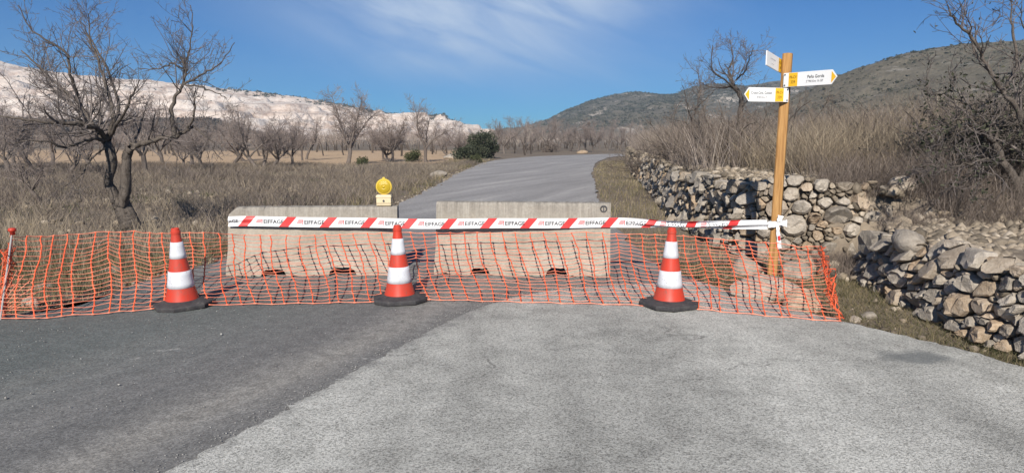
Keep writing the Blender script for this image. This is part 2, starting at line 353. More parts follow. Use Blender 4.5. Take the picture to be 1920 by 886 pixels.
def terrain(x, y):
    x = np.asarray(x, float); y = np.asarray(y, float)
    d = x - wall_x(y)
    hh = 0.55 + 0.36 * sstep(7.8, 9.0, y)
    up = sstep(0.08, 0.32, d) * hh + np.clip(d - 0.6, 0, 12) * 0.055 * sstep(7, 10, y) + np.clip(d - 1.2, 0, 10) * 0.07 * (1 - sstep(8, 10, y))
    up = up * (1 - sstep(62, 85, y))
    left = -sstep(0.0, 4.0, -x - 3.2 - 0.3) * 0.06
    rough = vnoise(x, y, 1.3, 3) * 0.05 + vnoise(x, y, 9, 8) * 0.12 * sstep(6, 14, np.abs(x - 0.3))
    # roadside stays low and even so that the asphalt sheet lies on top
    near = sstep(0.0, 1.6, np.maximum(np.maximum(-4.3 - x, x - 2.6), 0) + np.maximum(0, np.where(y > 9, np.maximum(-3.1 - x, 0), 0)))
    roadm = near
    base = -0.035 + rough * np.clip(roadm, 0, 1) + left * roadm
    far = sstep(70, 160, y) * 1.2 * (0.5 + vnoise(x, y, 60, 2))
    return base + up + far * sstep(0, 40, np.abs(x - 10) - 4)

def grid_axis(segs):
    out = [segs[0][0]]
    for a, b, st in segs:
        n = max(1, int(round((b - a) / st))); out += list(np.linspace(a, b, n + 1)[1:])
    return np.array(out)
gx = grid_axis([(-1000, -400, 60), (-400, -60, 20), (-60, -12, 1.5), (-12, 2.4, 0.3), (2.4, 6.0, 0.1), (6.0, 14, 0.4), (14, 60, 2), (60, 400, 20), (400, 1000, 60)])
gy = grid_axis([(-80, -8, 12), (-8, 2, 1.0), (2, 16, 0.16), (16, 40, 0.6), (40, 120, 2.5), (120, 500, 20), (500, 1400, 60)])
X, Y = np.meshgrid(gx, gy); Z = terrain(X, Y)
nx, ny = len(gx), len(gy)
idx = np.arange(nx * ny).reshape(ny, nx)
Q = np.stack([idx[:-1, :-1], idx[:-1, 1:], idx[1:, 1:], idx[1:, :-1]], -1).reshape(-1, 4)
ground = struct('ground', tri_obj('ground', np.stack([X, Y, Z], -1).reshape(-1, 3), Q, MAT_SOIL, smooth=True))

# asphalt area of the junction and the closed road behind the barriers
def outline(P, n=10, jit=0.03, seed=1, xonly=False):
    C = catmull(P, n); r = np.random.default_rng(seed)
    j = r.normal(0, jit, C[1:-1].shape)
    if xonly: j[:, 1] = 0; j[:, 0] += 0.5 * np.interp(np.arange(len(j)), np.arange(0, len(j) + 9, 9), r.normal(0, 0.022, len(np.arange(0, len(j) + 9, 9))))
    C[1:-1] += j; return [tuple(q) for q in C]
left_edge = [(-20, 4.2), (-9, 5.3), (-4.9, 5.92), (-4.2, 6.25), (-4.05, 6.9), (-4.0, 7.75), (-3.75, 8.8), (-3.3, 12), (-2.75, 17), (-2.5, 25), (-2.4, 33.6), (-1.35, 50), (2.2, 62), (8, 70), (15, 76), (24, 80)]
right_edge = [(26, 74), (17, 70), (10.0, 63), (6.3, 50), (3.9, 33.6), (2.65, 22), (2.16, 17), (1.85, 12), (1.8, 8.8), (1.97, 7.75), (2.3, 6.72), (2.8, 5.84), (3.46, 4.69), (3.9, 3.2), (4.15, 1), (4.4, -6)]
pts = outline(left_edge, 14, 0.035, 2) + outline(right_edge, 14, 0.035, 3) + [(-20, -6)]
road = struct('road', mesh_obj('road', [(x, y, 0.0) for x, y in pts], [tuple(range(len(pts)))], MAT_ASPH))
seam = [(-4.6, -4.0), (-2.9, 0.0), (-1.56, 3.2), (-1.1, 4.35), (-0.62, 5.6), (-0.2, 6.4), (0.35, 6.95), (0.95, 7.2), (1.98, 7.45)]
pts = outline(seam, 46, 0.012, 5, True) + outline([(2.06, 7.42), (2.3, 6.72), (2.8, 5.84), (3.46, 4.69), (3.9, 3.2), (4.15, 1), (4.4, -4)], 16, 0.02, 6)
pts = [(x - 0.0, y) for x, y in pts]
chip = struct('road_chip_seal', mesh_obj('road_chip_seal', [(x, y, 0.008) for x, y in pts], [tuple(range(len(pts)))], MAT_CHIP))
chip.name = 'pavement'

# ------------------------------------------------------------------ far hills
def hill(name, mat, ridge, Y0, Yr, Y1, n=(150, 70), power=1.0, bumps=(), xr=None, bench=0.0):
    """ridge: pixel skyline (u, v) taken at depth Yr(u); slope falls to the plain at Y0 and behind to Y1"""
    P = [px(u, v, Yr) for u, v in ridge]
    xs = np.array([q.x for q in P]); zs = np.array([q.z for q in P])
    x = np.linspace(xs[0], xs[-1], n[0]); y = np.concatenate([np.linspace(Y0, Yr, int(n[1] * 0.8)), np.linspace(Yr, Y1, n[1] - int(n[1] * 0.8) + 1)[1:]])
    XX, YY = np.meshgrid(x, y)
    def height(XX, YY):
        zr = np.interp(XX, xs, zs)
        t = np.where(YY <= Yr, (YY - Y0) / (Yr - Y0), 1 - (YY - Yr) / (Y1 - Yr)); t = np.clip(t, 0, 1)
        z = zr * t ** power
        for sc, amp, sd in bumps:
            z = z + vnoise(XX, YY, sc, sd, 4) * amp * np.sin(PI * np.clip(t, 0, 1)) ** 0.7
            z = z + vnoise(XX, YY, sc * 0.25, sd + 5, 3) * amp * 0.12 * sstep(0.0, 0.4, t)
        if bench:
            q = z / bench + 0.8 * vnoise(XX, YY, 120, 6.0, 2); fr = q - np.floor(q)
            z = z + (sstep(0.55, 0.95, fr) - fr) * bench * 0.8 * sstep(0.05, 0.3, t) * (1 - sstep(0.86, 0.99, t))
        return z - 0.5
    ZZ = height(XX, YY)
    idx = np.arange(ZZ.size).reshape(ZZ.shape)
    Q = np.stack([idx[:-1, :-1], idx[:-1, 1:], idx[1:, 1:], idx[1:, :-1]], -1).reshape(-1, 4)
    o = tri_obj(name, np.stack([XX, YY, ZZ], -1).reshape(-1, 3), Q, mat, smooth=True)
    struct(name, o); return o, height, (xs[0], xs[-1], Y0, Yr)

k = M('quarry_rock', 0.95, 0.1)
p = k.xyz(); n1 = k.noise(0.012, 6, 0.6); n2 = k.noise(0.06, 6, 0.65, k.co((1, 1, 2.2))); n3 = k.noise(0.25, 4, 0.6)
zz = k.math('ADD', k.math('MULTIPLY', p[2], 0.11), k.math('MULTIPLY', n1, 4.0))
band = k.noise(1.0, 5, 0.6, None)
cmbn = k.n('ShaderNodeCombineXYZ'); k.l(k.math('MULTIPLY', p[0], 0.006), cmbn.inputs[0]); k.l(zz, cmbn.inputs[2])
band = k.noise(1.6, 5, 0.65, cmbn.outputs[0])
c = k.ramp(band, [(0.30, (0.41, 0.30, 0.24)), (0.40, (0.57, 0.455, 0.375)), (0.50, (0.66, 0.555, 0.475)), (0.66, (0.74, 0.66, 0.59))])
c = k.mix(k.ramp(n2, [(0.40, 0.75), (0.50, 0.0)]), c, (0.40, 0.29, 0.225))
c = k.mix(k.ramp(n1, [(0.54, 0.0), (0.66, 0.5)]), c, (0.70, 0.63, 0.56))
k.color(c); k.bump(k.mix(0.5, n2, n3), 1.0, 4.0)
MAT_QUARRY = k.m
def slope_mat(name, dark, mid_, light, rock, sc=0.02):
    k = M(name, 0.95, 0.1); n1 = k.noise(sc, 6, 0.62); n2 = k.noise(sc * 7, 5, 0.62); n3 = k.noise(sc * 30, 4, 0.6)
    c = k.ramp(k.mix(0.5, n1, n2), [(0.34, dark), (0.5, mid_), (0.66, light)])
    rk = k.noise(sc * 2.2, 6, 0.7, k.co((1, 0.35, 2.0), (0, 0, 0.5)))
    c = k.mix(k.ramp(rk, [(0.56, 0.0), (0.64, 0.85)]), c, rock)
    k.color(c); k.bump(k.mix(0.5, n2, n3), 0.9, 2.5); return k.m
MAT_MIDHILL = slope_mat('middle_hill_slope', (0.07, 0.066, 0.05), (0.13, 0.115, 0.09), (0.22, 0.19, 0.15), (0.46, 0.40, 0.34), 0.016)
MAT_RHILL = slope_mat('right_hill_slope', (0.11, 0.098, 0.07), (0.165, 0.143, 0.105), (0.23, 0.20, 0.15), (0.32, 0.29, 0.245), 0.03)
MAT_WOOD = slope_mat('wooded_slope', (0.055, 0.048, 0.038), (0.09, 0.077, 0.062), (0.14, 0.115, 0.09), (0.25, 0.22, 0.18), 0.05)

hq, zq, bq = hill('quarry_hill', MAT_QUARRY, [(-700, 60), (-300, 85), (-120, 100), (0, 113), (60, 128), (150, 141), (260, 148), (340, 157), (430, 166), (520, 176), (600, 188), (680, 203), (720, 212), (770, 216), (830, 228), (880, 238), (960, 262), (1060, 275)],
                  420, 760, 1000, (420, 150), 0.75, [(90, 13, 1.0), (30, 8.0, 4.0), (11, 3.2, 7.0)], None, 9.0)
hm, zm, bm_ = hill('middle_hill', MAT_MIDHILL, [(860, 268), (940, 247), (985, 236), (1030, 222), (1062, 204), (1100, 190), (1150, 177), (1195, 172), (1238, 178), (1262, 175), (1300, 162), (1345, 157), (1390, 162), (1460, 150), (1560, 140), (1750, 130)],
                   430, 800, 1100, (260, 110), 0.8, [(90, 12, 3.0), (34, 6, 9.0), (12, 2.0, 4.0)])
hr, zr_, br_ = hill('right_hill', MAT_RHILL, [(1290, 262), (1400, 226), (1470, 194), (1520, 168), (1560, 147), (1620, 122), (1700, 96), (1800, 80), (1900, 74), (2050, 62), (2400, 45), (2900, 60)],
                    70, 270, 420, (240, 120), 0.85, [(45, 4.0, 5.0), (14, 1.6, 2.0), (5, 0.5, 3.0)])
hw, zw, bw = hill('wooded_slope', MAT_WOOD, [(-500, 205), (-100, 214), (60, 222), (200, 228), (330, 224), (400, 222), (440, 236), (480, 252), (530, 262), (580, 268)],
                  150, 300, 420, (120, 40), 0.9, [(30, 1.2, 5.0)])

# ------------------------------------------------------------------ foliage / grass generators (arrays)
def blades(P, H, W, lean, segs=2, tone=None, seed=0):
    r = np.random.default_rng(seed); n = len(P)
    a = r.uniform(0, 2 * PI, n); wd = np.stack([np.cos(a), np.sin(a), np.zeros(n)], 1)
    V = []; 
    for s in range(segs + 1):
        t = s / segs
        c = P + np.stack([lean[:, 0] * t ** 1.6, lean[:, 1] * t ** 1.6, H * t], 1)
        if s < segs:
            wv = (W * (1 - 0.6 * t))[:, None] * wd * 0.5
            V += [c - wv, c + wv]
        else: V.append(c)
    V = np.stack(V, 1); m = V.shape[1]; base = (np.arange(n) * m)[:, None]
    T = []
    for s in range(segs - 1):
        a0 = 2 * s; T += [[a0, a0 + 1, a0 + 3], [a0, a0 + 3, a0 + 2]]
    T.append([2 * (segs - 1), 2 * (segs - 1) + 1, m - 1]); T = np.array(T)
    TT = (base[:, :, None] + T[None]).reshape(-1, 3)
    if tone is None: tone = r.uniform(0, 1, n)
    return V.reshape(-1, 3), TT, np.repeat(tone, len(T))
def leaves(C, size, tone, seed=0, flat=0.0):
    """one triangle-pair leaf clump per centre"""
    r = np.random.default_rng(seed); n = len(C)
    d1 = r.normal(size=(n, 3)); d1 /= np.linalg.norm(d1, axis=1)[:, None]
    d2 = r.normal(size=(n, 3)); d2 -= (d2 * d1).sum(1)[:, None] * d1; d2 /= np.linalg.norm(d2, axis=1)[:, None]
    s = size[:, None] if np.ndim(size) else size
    V = np.stack([C - d1 * s, C + d2 * s * 0.5, C + d1 * s, C - d2 * s * 0.5], 1)
    b = (np.arange(n) * 4)[:, None]
    return V.reshape(-1, 3), (b + np.array([[0, 1, 2, 3]])).reshape(-1, 4), tone
def clumps(C, Rad, k, rnd, squash=0.7):
    """leafy clump points: k points spread through a lumpy dome round each centre"""
    n = len(C); d = rnd.normal(size=(n, k, 3)); d /= np.linalg.norm(d, axis=2)[..., None]
    rr = rnd.uniform(0.45, 1.0, (n, k, 1)); d[..., 2] = np.abs(d[..., 2]) * squash
    return (C[:, None, :] + d * rr * np.asarray(Rad)[:, None, None]).reshape(-1, 3)

def scatter_scrub(name, label, hf, box, n, rad, per, seed, mat, dens=None, leaf=0.55):
    r = np.random.default_rng(seed)
    x = r.uniform(box[0], box[1], n); y = box[2] + (box[3] - box[2]) * r.uniform(0, 1.0, n) ** 0.8
    if dens is not None:
        keep = dens(x, y, r); x, y = x[keep], y[keep]
    z = hf(x, y); R_ = r.uniform(rad[0], rad[1], len(x)) * (0.6 + 0.8 * r.uniform(0, 1, len(x)) ** 2)
    C = np.stack([x, y, z - 0.1], 1); Pt = clumps(C, R_, per, r)
    tn = np.clip(np.repeat(r.uniform(0.1, 0.8, len(x)), per) + r.normal(0, 0.18, len(Pt)), 0, 1)
    V, Q, t = leaves(Pt, np.repeat(R_ * leaf, per), tn, seed)
    return tag(tri_obj(name, V, Q, mat, tone=t), label, 'scrub', None, 'stuff')

scatter_scrub('hill_scrub', 'dark low scrub dotted over the brown hill on the right', zr_, (px(1400, 200, 270).x, px(2300, 60, 270).x, 75, 275), 9000, (0.35, 1.1), 9, 11, MAT_SCRUB,
              lambda x, y, r: r.uniform(0, 1, len(x)) < 0.35 + 0.9 * vnoise(x, y, 22, 4))
scatter_scrub('hill_forest', 'dark green pine scrub covering the middle hill', zm, (px(870, 268, 800).x, px(1560, 140, 800).x, 440, 812), 30000, (0.7, 1.7), 6, 12, MAT_SCRUB,
              lambda x, y, r: r.uniform(0, 1, len(x)) < 0.42 + 1.5 * vnoise(x, y, 60, 7) + 0.25 * sstep(560, 760, y))
scatter_scrub('quarry_ridge_scrub', 'dark trees scattered along the ridge above the pale quarry', zq, (px(400, 150, 760).x, px(930, 250, 760).x, 735, 790), 2600, (1.0, 2.8), 8, 13, MAT_SCRUB,
              lambda x, y, r: r.uniform(0, 1, len(x)) < np.interp(x, [px(400, 160, 760).x, px(640, 160, 760).x, px(700, 160, 760).x, px(930, 160, 760).x], [0.25, 0.5, 0.9, 0.8]) * (0.6 + 1.2 * vnoise(x, y, 40, 2)))
scatter_scrub('quarry_slope_scrub', 'grey green trees on the broken slope at the end of the quarry', zq, (px(690, 210, 700).x, px(860, 240, 700).x, 660, 765), 1400, (1.2, 2.8), 8, 14, MAT_SCRUB,
              lambda x, y, r: vnoise(x, y, 36, 3) > 0.02)
scatter_scrub('quarry_bench_scrub', 'few dark shrubs specked over the pale quarry face', zq, (bq[0] + 150, px(840, 240, 700).x, 440, 740), 420, (0.7, 1.7), 8, 15, MAT_SCRUB)
scatter_scrub('slope_wood', 'dark bare wood covering the low slope before the quarry', zw, (bw[0] + 20, bw[1], 155, 306), 9000, (0.8, 2.0), 9, 16, grass_mat('wood_mass', [(0.0, (0.05, 0.042, 0.034)), (0.5, (0.10, 0.085, 0.072)), (1.0, (0.165, 0.14, 0.12))], 0.0))

# ------------------------------------------------------------------ trees
class Tubes:
    def __init__(s): s.V = []; s.T = []; s.n = 0
    def add(s, P, Rr, sides=3, rough=0.0, seed=0):
        P = np.asarray(P, float); Rr = np.asarray(Rr, float); n = len(P)
        tg = np.gradient(P, axis=0); tg /= np.linalg.norm(tg, axis=1)[:, None] + 1e-9
        ref = np.array([0.31, 0.87, 0.38]); a = np.cross(tg, ref); a /= np.linalg.norm(a, axis=1)[:, None] + 1e-9
        b = np.cross(tg, a); th = np.arange(sides) * 2 * PI / sides
        RA = np.repeat(Rr[:, None], sides, 1)
        if rough:
            ss = np.r_[0, np.cumsum(np.linalg.norm(np.diff(P, axis=0), axis=1))]
            RA = RA * (1 + rough * (vnoise(ss[:, None] * np.ones(sides)[None], th[None] * 0.5 + 0 * ss[:, None], 0.32, seed, 2) + 0.7 * vnoise(ss[:, None] * 0.6 + 0 * th[None], th[None] * 2.2 + 0 * ss[:, None], 0.5, seed + 3, 2)))
        ring = P[:, None, :] + RA[:, :, None] * (np.cos(th)[None, :, None] * a[:, None, :] + np.sin(th)[None, :, None] * b[:, None, :])
        i = np.arange(n - 1)[:, None] * sides; j = np.arange(sides)[None]; j2 = (j + 1) % sides
        q = np.stack([i + j, i + j2, i + sides + j2, i + sides + j], -1).reshape(-1, 4) + s.n
        caps = []
        s.V.append(ring.reshape(-1, 3)); s.T.append(q); s.n += n * sides
    def obj(s, name, mat, parent=None, smooth=True):
        return tri_obj(name, np.concatenate(s.V), np.concatenate(s.T), mat, parent, smooth=smooth)

def wander(r, p, d, length, n, wob, up, droop=0.0):
    P = [np.array(p, float)]; d = np.array(d, float); d /= np.linalg.norm(d)
    for _ in range(n):
        d = d + r.normal(0, wob, 3) + np.array([0, 0, up - droop]); d /= np.linalg.norm(d)
        P.append(P[-1] + d * length / n)
    return np.array(P)
def side_dir(r, d, lo, hi, upb=0.0):
    d = d / np.linalg.norm(d); q = r.normal(size=3); q -= q.dot(d) * d; q /= np.linalg.norm(q)
    a = R(r.uniform(lo, hi)); v = d * math.cos(a) + q * math.sin(a) + np.array([0, 0, upb]); return v / np.linalg.norm(v)

def sprout(r, tb, P, Rr, level, spec):
    """spec[level] = (count per metre, length lo, hi, radius factor, wobble, up, start fraction)"""
    if level >= len(spec): return
    cpm, l0, l1, rf, wob, up, st = spec[level]
    L = np.linalg.norm(np.diff(P, axis=0), axis=1).sum()
    cnt = r.poisson(cpm * L * (1 - st)) + (1 if level < 2 else 0)
    for _ in range(cnt):
        t = r.uniform(st, 1.0) * (len(P) - 1); i = min(int(t), len(P) - 2); f = t - i
        p = P[i] * (1 - f) + P[i + 1] * f; d = P[i + 1] - P[i]
        rr = (Rr[i] * (1 - f) + Rr[i + 1] * f)
        ln = r.uniform(l0, l1) * (1 - 0.35 * t / (len(P) - 1))
        n = 4 if ln > 0.5 else (3 if ln > 0.18 else 2)
        C = wander(r, p, side_dir(r, d, 28, 75, 0.15), ln, n, wob, up)
        r0 = max(spec_min, min(rr * rf, 0.05)); RR = np.linspace(r0, max(spec_min * 0.6, r0 * 0.4), len(C))
        tb.add(C, RR, 4 if r0 > 0.015 else 3)
        sprout(r, tb, C, RR, level + 1, spec)
spec_min = 0.004

def orchard_tree(seed, height=3.4, spread=1.0, limbs=5, dens=1.0, leaf=0):
    """vase-shaped bare almond: short trunk, forked limbs, haze of fine twigs"""
    global spec_min
    r = np.random.default_rng(seed); spec_min = 0.0062
    root = empty('almond_tree')
    tk = Tubes(); th = height * r.uniform(0.20, 0.26)
    T = wander(r, (0, 0, -0.15), (r.normal(0, 0.2), r.normal(0, 0.2), 1), th + 0.15, 5, 0.12, 0.05)
    tk.add(T, np.array([0.15, 0.12, 0.10, 0.095, 0.10, 0.09]), 8)
    cr = Tubes()
    for i in range(limbs):
        a = i * 2 * PI / limbs + r.uniform(-0.4, 0.4); o = r.uniform(0.5, 1.0) * spread
        ln = height * r.uniform(0.62, 0.86)
        P = wander(r, T[-1] - np.array([0, 0, 0.05]), (math.cos(a) * o, math.sin(a) * o, 0.8), ln, 8, 0.16, 0.09)
        RR = np.linspace(0.055, 0.010, len(P)); tk.add(P, RR, 6)
        sprout(r, cr, P, RR, 0, [(7.5 * dens, 0.5, 1.2, 0.5, 0.18, 0.08, 0.18), (9.5 * dens, 0.22, 0.65, 0.55, 0.2, 0.09, 0.08), (7.5 * dens, 0.08, 0.28, 0.7, 0.2, 0.05, 0.1)])
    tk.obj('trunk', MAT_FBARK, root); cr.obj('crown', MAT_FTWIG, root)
    return root
def copy_tree(o, loc, rz, sc):
    c = o.copy(); COL.objects.link(c); c.location = loc; c.rotation_euler = (0, 0, rz); c.scale = (sc, sc, sc)
    for ch in o.children:
        d = ch.copy(); COL.objects.link(d); d.parent = c
    return c
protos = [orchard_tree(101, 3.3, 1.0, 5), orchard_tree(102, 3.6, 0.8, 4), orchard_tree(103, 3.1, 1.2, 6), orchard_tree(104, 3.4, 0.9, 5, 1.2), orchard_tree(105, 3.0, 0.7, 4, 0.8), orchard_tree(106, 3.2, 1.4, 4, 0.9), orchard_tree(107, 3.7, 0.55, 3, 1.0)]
used = set()
ORD = ['first', 'second', 'third', 'fourth', 'fifth', 'sixth', 'seventh', 'eighth', 'ninth', 'tenth', 'eleventh', 'twelfth', 'thirteenth', 'fourteenth', 'fifteenth', 'sixteenth', 'seventeenth', 'eighteenth', 'nineteenth', 'twentieth', 'twenty-first', 'twenty-second', 'twenty-third', 'twenty-fourth', 'twenty-fifth', 'twenty-sixth', 'twenty-seventh', 'twenty-eighth']
def plant(pi, u, vb, rz, sc, label, group=None, Y=None, z=None):
    b = px(u, vb) if Y is None else px(u, 300, Y)
    loc = (b.x, b.y, float(terrain(b.x, b.y)) if z is None else z)
    if pi in used: o = copy_tree(protos[pi], loc, rz, sc)
    else:
        o = protos[pi]; used.add(pi); o.location = loc; o.rotation_euler = (0, 0, rz); o.scale = (sc,) * 3
    h_ = (len(label) * 7 + int(u)) % 9 / 9.0; o.scale = (sc * (0.85 + 0.35 * h_), sc * (1.15 - 0.25 * h_), sc * (0.86 + 0.28 * ((h_ * 3.7) % 1))); o.rotation_euler = (0.10 * math.sin(u), 0.12 * math.cos(u * 1.7), rz)
    return tag(o, label, 'tree', group)
plant(3, 652, 305.5, 0.3, 1.15, 'round twiggy bare almond tree standing alone at the tan field edge', 'bare almond trees')
plant(0, 799, 302, 1.3, 1.12, 'bare almond tree with open dark limbs between lamp and evergreen bush', 'bare almond trees')
plant(1, 482, 314, 2.1, 1.0, 'leftmost bare almond of the close trio before the tan field', 'bare almond trees')
plant(4, 495, 313, 0.8, 0.95, 'slim middle almond of the close trio before the tan field', 'bare almond trees')
plant(2, 506, 313, 4.0, 0.95, 'rightmost bare almond of the close trio before the tan field', 'bare almond trees')
plant(0, 548, 310, 5.0, 0.86, 'low forked bare almond just right of the close trio', 'bare almond trees')
plant(1, 945, 287, 1.0, 1.25, 'tall bare tree with upright twigs rising behind the evergreen bush', 'bare almond trees')
plant(4, 76, 374, 2.2, 0.52, 'small stunted bare almond in the weeds left of the big tree', 'bare almond trees')
row = 'far orchard rows'
ROWS = [(566, 300, 3, .95), (574, 298, 0, .95), (720, 298, 1, .95), (728, 300, 4, .9), (734, 301, 2, .85),
                                     (385, 317, 2, 1.0), (437, 308, 0, 1.0), (9, 329, 0, 1.1), (29, 314, 1, 1.05), (59, 317, 2, 1.05), (129, 326, 3, 1.1), (176, 317, 0, 1.0),
                                     (270, 323, 2, 1.0), (305, 308, 1, 1.0), (346, 314, 3, 1.0), (364, 311, 0, 1.0), (-40, 320, 2, 1.1), (100, 306, 1, 1.0), (220, 306, 3, 1.05), (460, 301, 2, 1.0),
                                     (840, 291, 0, 1.15), (865, 292, 3, 1.0)]
for i, (u, vb, pi, sc) in enumerate(sorted(ROWS)):
    pi = (i * 3 + pi) % 7
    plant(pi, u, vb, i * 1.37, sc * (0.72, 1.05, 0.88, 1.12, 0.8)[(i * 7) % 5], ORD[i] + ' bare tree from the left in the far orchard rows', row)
bend = 'bare trees behind the road bend'
BEND = [(985, 82, 0, 1.1), (1003, 90, 2, 1.1), (1022, 86, 1, 1.2), (1046, 96, 3, 1.15), (1069, 88, 0, 1.15), (1083, 92, 4, 1.2), (1098, 86, 2, 1.1), (1112, 84, 1, 0.95), (1138, 95, 3, 1.1), (1163, 88, 0, 0.95), (965, 95, 2, 1.15), (1180, 100, 1, 1.2), (925, 96, 3, 1.1), (1060, 110, 2, 1.3), (1125, 115, 1, 1.3), (1010, 118, 3, 1.35)]
for i, (u, Yd, pi, sc) in enumerate(sorted(BEND)):
    pi = (i * 4 + pi) % 7
    plant(pi, u, 0, i * 2.11, sc, ORD[i] + ' bare tree from the left in the thicket behind the road bend', bend, Y=Yd)

# far mass of bare orchard behind the rows: twig points through many low crowns
r = np.random.default_rng(55)
xs = np.concatenate([r.uniform(-110, 5, 520), r.uniform(-10, 45, 220)]); ys = np.concatenate([r.uniform(66, 165, 520), r.uniform(92, 175, 220)])
C = np.stack([xs, ys, terrain(xs, ys) + 1.1], 1); Rr = r.uniform(1.2, 2.0, len(xs))
Pt = clumps(C, Rr, 60, r, 1.15)
n = len(Pt); H = r.uniform(0.35, 0.9, n); ln = r.normal(0, 0.28, (n, 2))
V, T, t = blades(Pt - np.array([0, 0, 0.3]), H, np.full(n, 0.04), ln, 1, r.uniform(0.3, 1.0, n), 5)
V2, T2, t2 = blades(np.stack([xs, ys, terrain(xs, ys) - 0.1], 1), r.uniform(1.4, 2.2, len(xs)), np.full(len(xs), 0.26), r.normal(0, 0.3, (len(xs), 2)), 2, np.zeros(len(xs)), 6)
tag(tri_obj('orchard_mass', np.concatenate([V, V2]), np.concatenate([T, T2 + len(V)]), MAT_BRUSH, tone=np.concatenate([t, t2])), 'hazy brown mass of bare orchard trees far across the plain', 'orchard', None, 'stuff')

# ---- the big almond at the left: limbs laid out as they grow, twigs sprouted from them
def guided(tb_main, tb_tw, r, path, r0, r1, spec, Yb, sides=8, dy=None, n=5):
    if sides >= 10: n = 10
    pts = []
    for i, q in enumerate(path):
        u, v = q[0], q[1]; off = q[2] if len(q) > 2 else 0.0
        pts.append(np.array(px(u, v, Yb + off)))
    C = catmull(pts, n); C[1:-1] += r.normal(0, 0.004 if sides >= 10 else 0.010, C[1:-1].shape)
    RR = np.linspace(r0, r1, len(C)) * (1 + (0.0 if sides >= 10 else 0.08) * np.sin(np.arange(len(C)) * 0.9 + r.uniform(0, 6)))
    tb_main.add(C, RR, sides, 0.30 if sides >= 10 else 0.0, len(C) + r0)
    if spec: sprout(r, tb_tw, C, RR, 0, spec)
    return C
r = np.random.default_rng(21); spec_min = 0.0036
Yt = 11.8
big = empty('almond_tree', tuple(px(240, 432, Yt)) )
bl = Vector(big.location)
trunk = Tubes(); tw = Tubes()
S_LIMB = [(8.5, 0.4, 1.15, 0.5, 0.2, 0.11, 0.12), (11.0, 0.12, 0.48, 0.5, 0.22, 0.09, 0.06), (10.0, 0.04, 0.15, 0.7, 0.2, 0.05, 0.1)]
S_SIDE = [(8.0, 0.3, 0.85, 0.5, 0.2, 0.10, 0.08), (11.0, 0.1, 0.36, 0.5, 0.22, 0.07, 0.06), (9.0, 0.04, 0.13, 0.7, 0.2, 0.05, 0.1)]
guided(trunk, None, r, [(254, 446), (246, 425), (236, 402), (227, 382), (225, 368)], 0.165, 0.115, None, Yt, 18)
guided(trunk, None, r, [(224, 388), (214, 362), (203, 340), (211, 310), (205, 280), (198, 262, 0.1)], 0.092, 0.066, None, Yt, 14)
guided(trunk, None, r, [(230, 384), (237, 352, -0.05), (236, 320, -0.1), (239, 292, -0.1), (246, 276, -0.1)], 0.09, 0.07, None, Yt - 0.05, 14)
limb = []
def add_limb(path, r0, r1, spec=S_LIMB, off=0.0):
    t = Tubes(); guided(t, tw, r, path, r0 * 0.72, max(0.006, r1 * 0.6), spec, Yt + off, 6); limb.append(t)
add_limb([(200, 268), (180, 245, 0.2), (150, 200, 0.5), (120, 168, 0.8), (88, 140, 1.0), (40, 95, 1.2)], 0.08, 0.018)
add_limb([(198, 262), (178, 238, -0.3), (130, 231, -0.7), (80, 228, -0.9), (30, 222, -1.0), (-20, 215, -1.0)], 0.065, 0.018)
add_limb([(200, 262), (212, 225, 0.0), (205, 180, 0.2), (190, 130, 0.3), (175, 85, 0.4), (150, 40, 0.3)], 0.06, 0.014)
add_limb([(150, 200, 0.5), (135, 150, 0.2), (120, 95, 0.1), (62, 60, 0.0), (35, 10, 0.0)], 0.045, 0.01)
add_limb([(205, 255), (232, 215, -0.5), (247, 180, -0.7), (262, 150, -0.8)], 0.045, 0.012, S_SIDE)
add_limb([(182, 245), (160, 225, 0.8), (130, 190, 1.5), (105, 175, 2.0), (70, 120, 2.2)], 0.05, 0.012)
add_limb([(198, 262), (165, 262, -0.5), (120, 275, -1.0), (75, 262, -1.3), (20, 268, -1.5)], 0.045, 0.012, S_SIDE)
add_limb([(205, 262), (222, 200, 0.9), (205, 140, 1.4), (170, 70, 1.6), (165, 25, 1.7)], 0.05, 0.01)
add_limb([(244, 278), (262, 270), (290, 262), (330, 255), (352, 242), (362, 237)], 0.075, 0.04, S_SIDE)
add_limb([(328, 253), (322, 215), (330, 180), (343, 158), (347, 125), (330, 95)], 0.058, 0.016)
add_limb([(343, 158), (365, 148), (395, 130), (415, 118), (440, 80)], 0.03, 0.008, S_SIDE)
add_limb([(352, 242), (364, 215, -0.2), (364, 180, -0.2), (366, 165, -0.2)], 0.035, 0.012, S_SIDE)
add_limb([(346, 130), (355, 90, 0.2), (360, 50, 0.2), (357, 10, 0.3)], 0.024, 0.006, S_SIDE)
add_limb([(346, 132), (320, 120, 0.4), (290, 130, 0.7), (258, 128, 0.9)], 0.024, 0.007, S_SIDE)
add_limb([(366, 240), (385, 255), (400, 268), (402, 285), (418, 300)], 0.024, 0.007, S_SIDE)
add_limb([(345, 158), (380, 165, -0.3), (410, 175, -0.4), (425, 185, -0.5)], 0.022, 0.007, S_SIDE)
add_limb([(318, 258), (322, 280), (332, 300), (328, 330)], 0.02, 0.006, S_SIDE)
add_limb([(200, 275), (170, 300, -0.4), (150, 330, -0.6), (120, 350, -0.8)], 0.025, 0.008, S_SIDE)
add_limb([(246, 276), (262, 245, 0.8), (270, 215, 1.2), (275, 190, 1.4)], 0.035, 0.010, S_SIDE)
o = trunk.obj('trunk', MAT_BARK, big); o.location = -bl
for t in limb: o = t.obj('limb', MAT_BARK, big); o.location = -bl
o = tw.obj('crown', MAT_TWIG, big); o.location = -bl
tag(big, 'large gnarled bare almond tree with forked trunk behind the left cone', 'tree', 'bare almond trees')

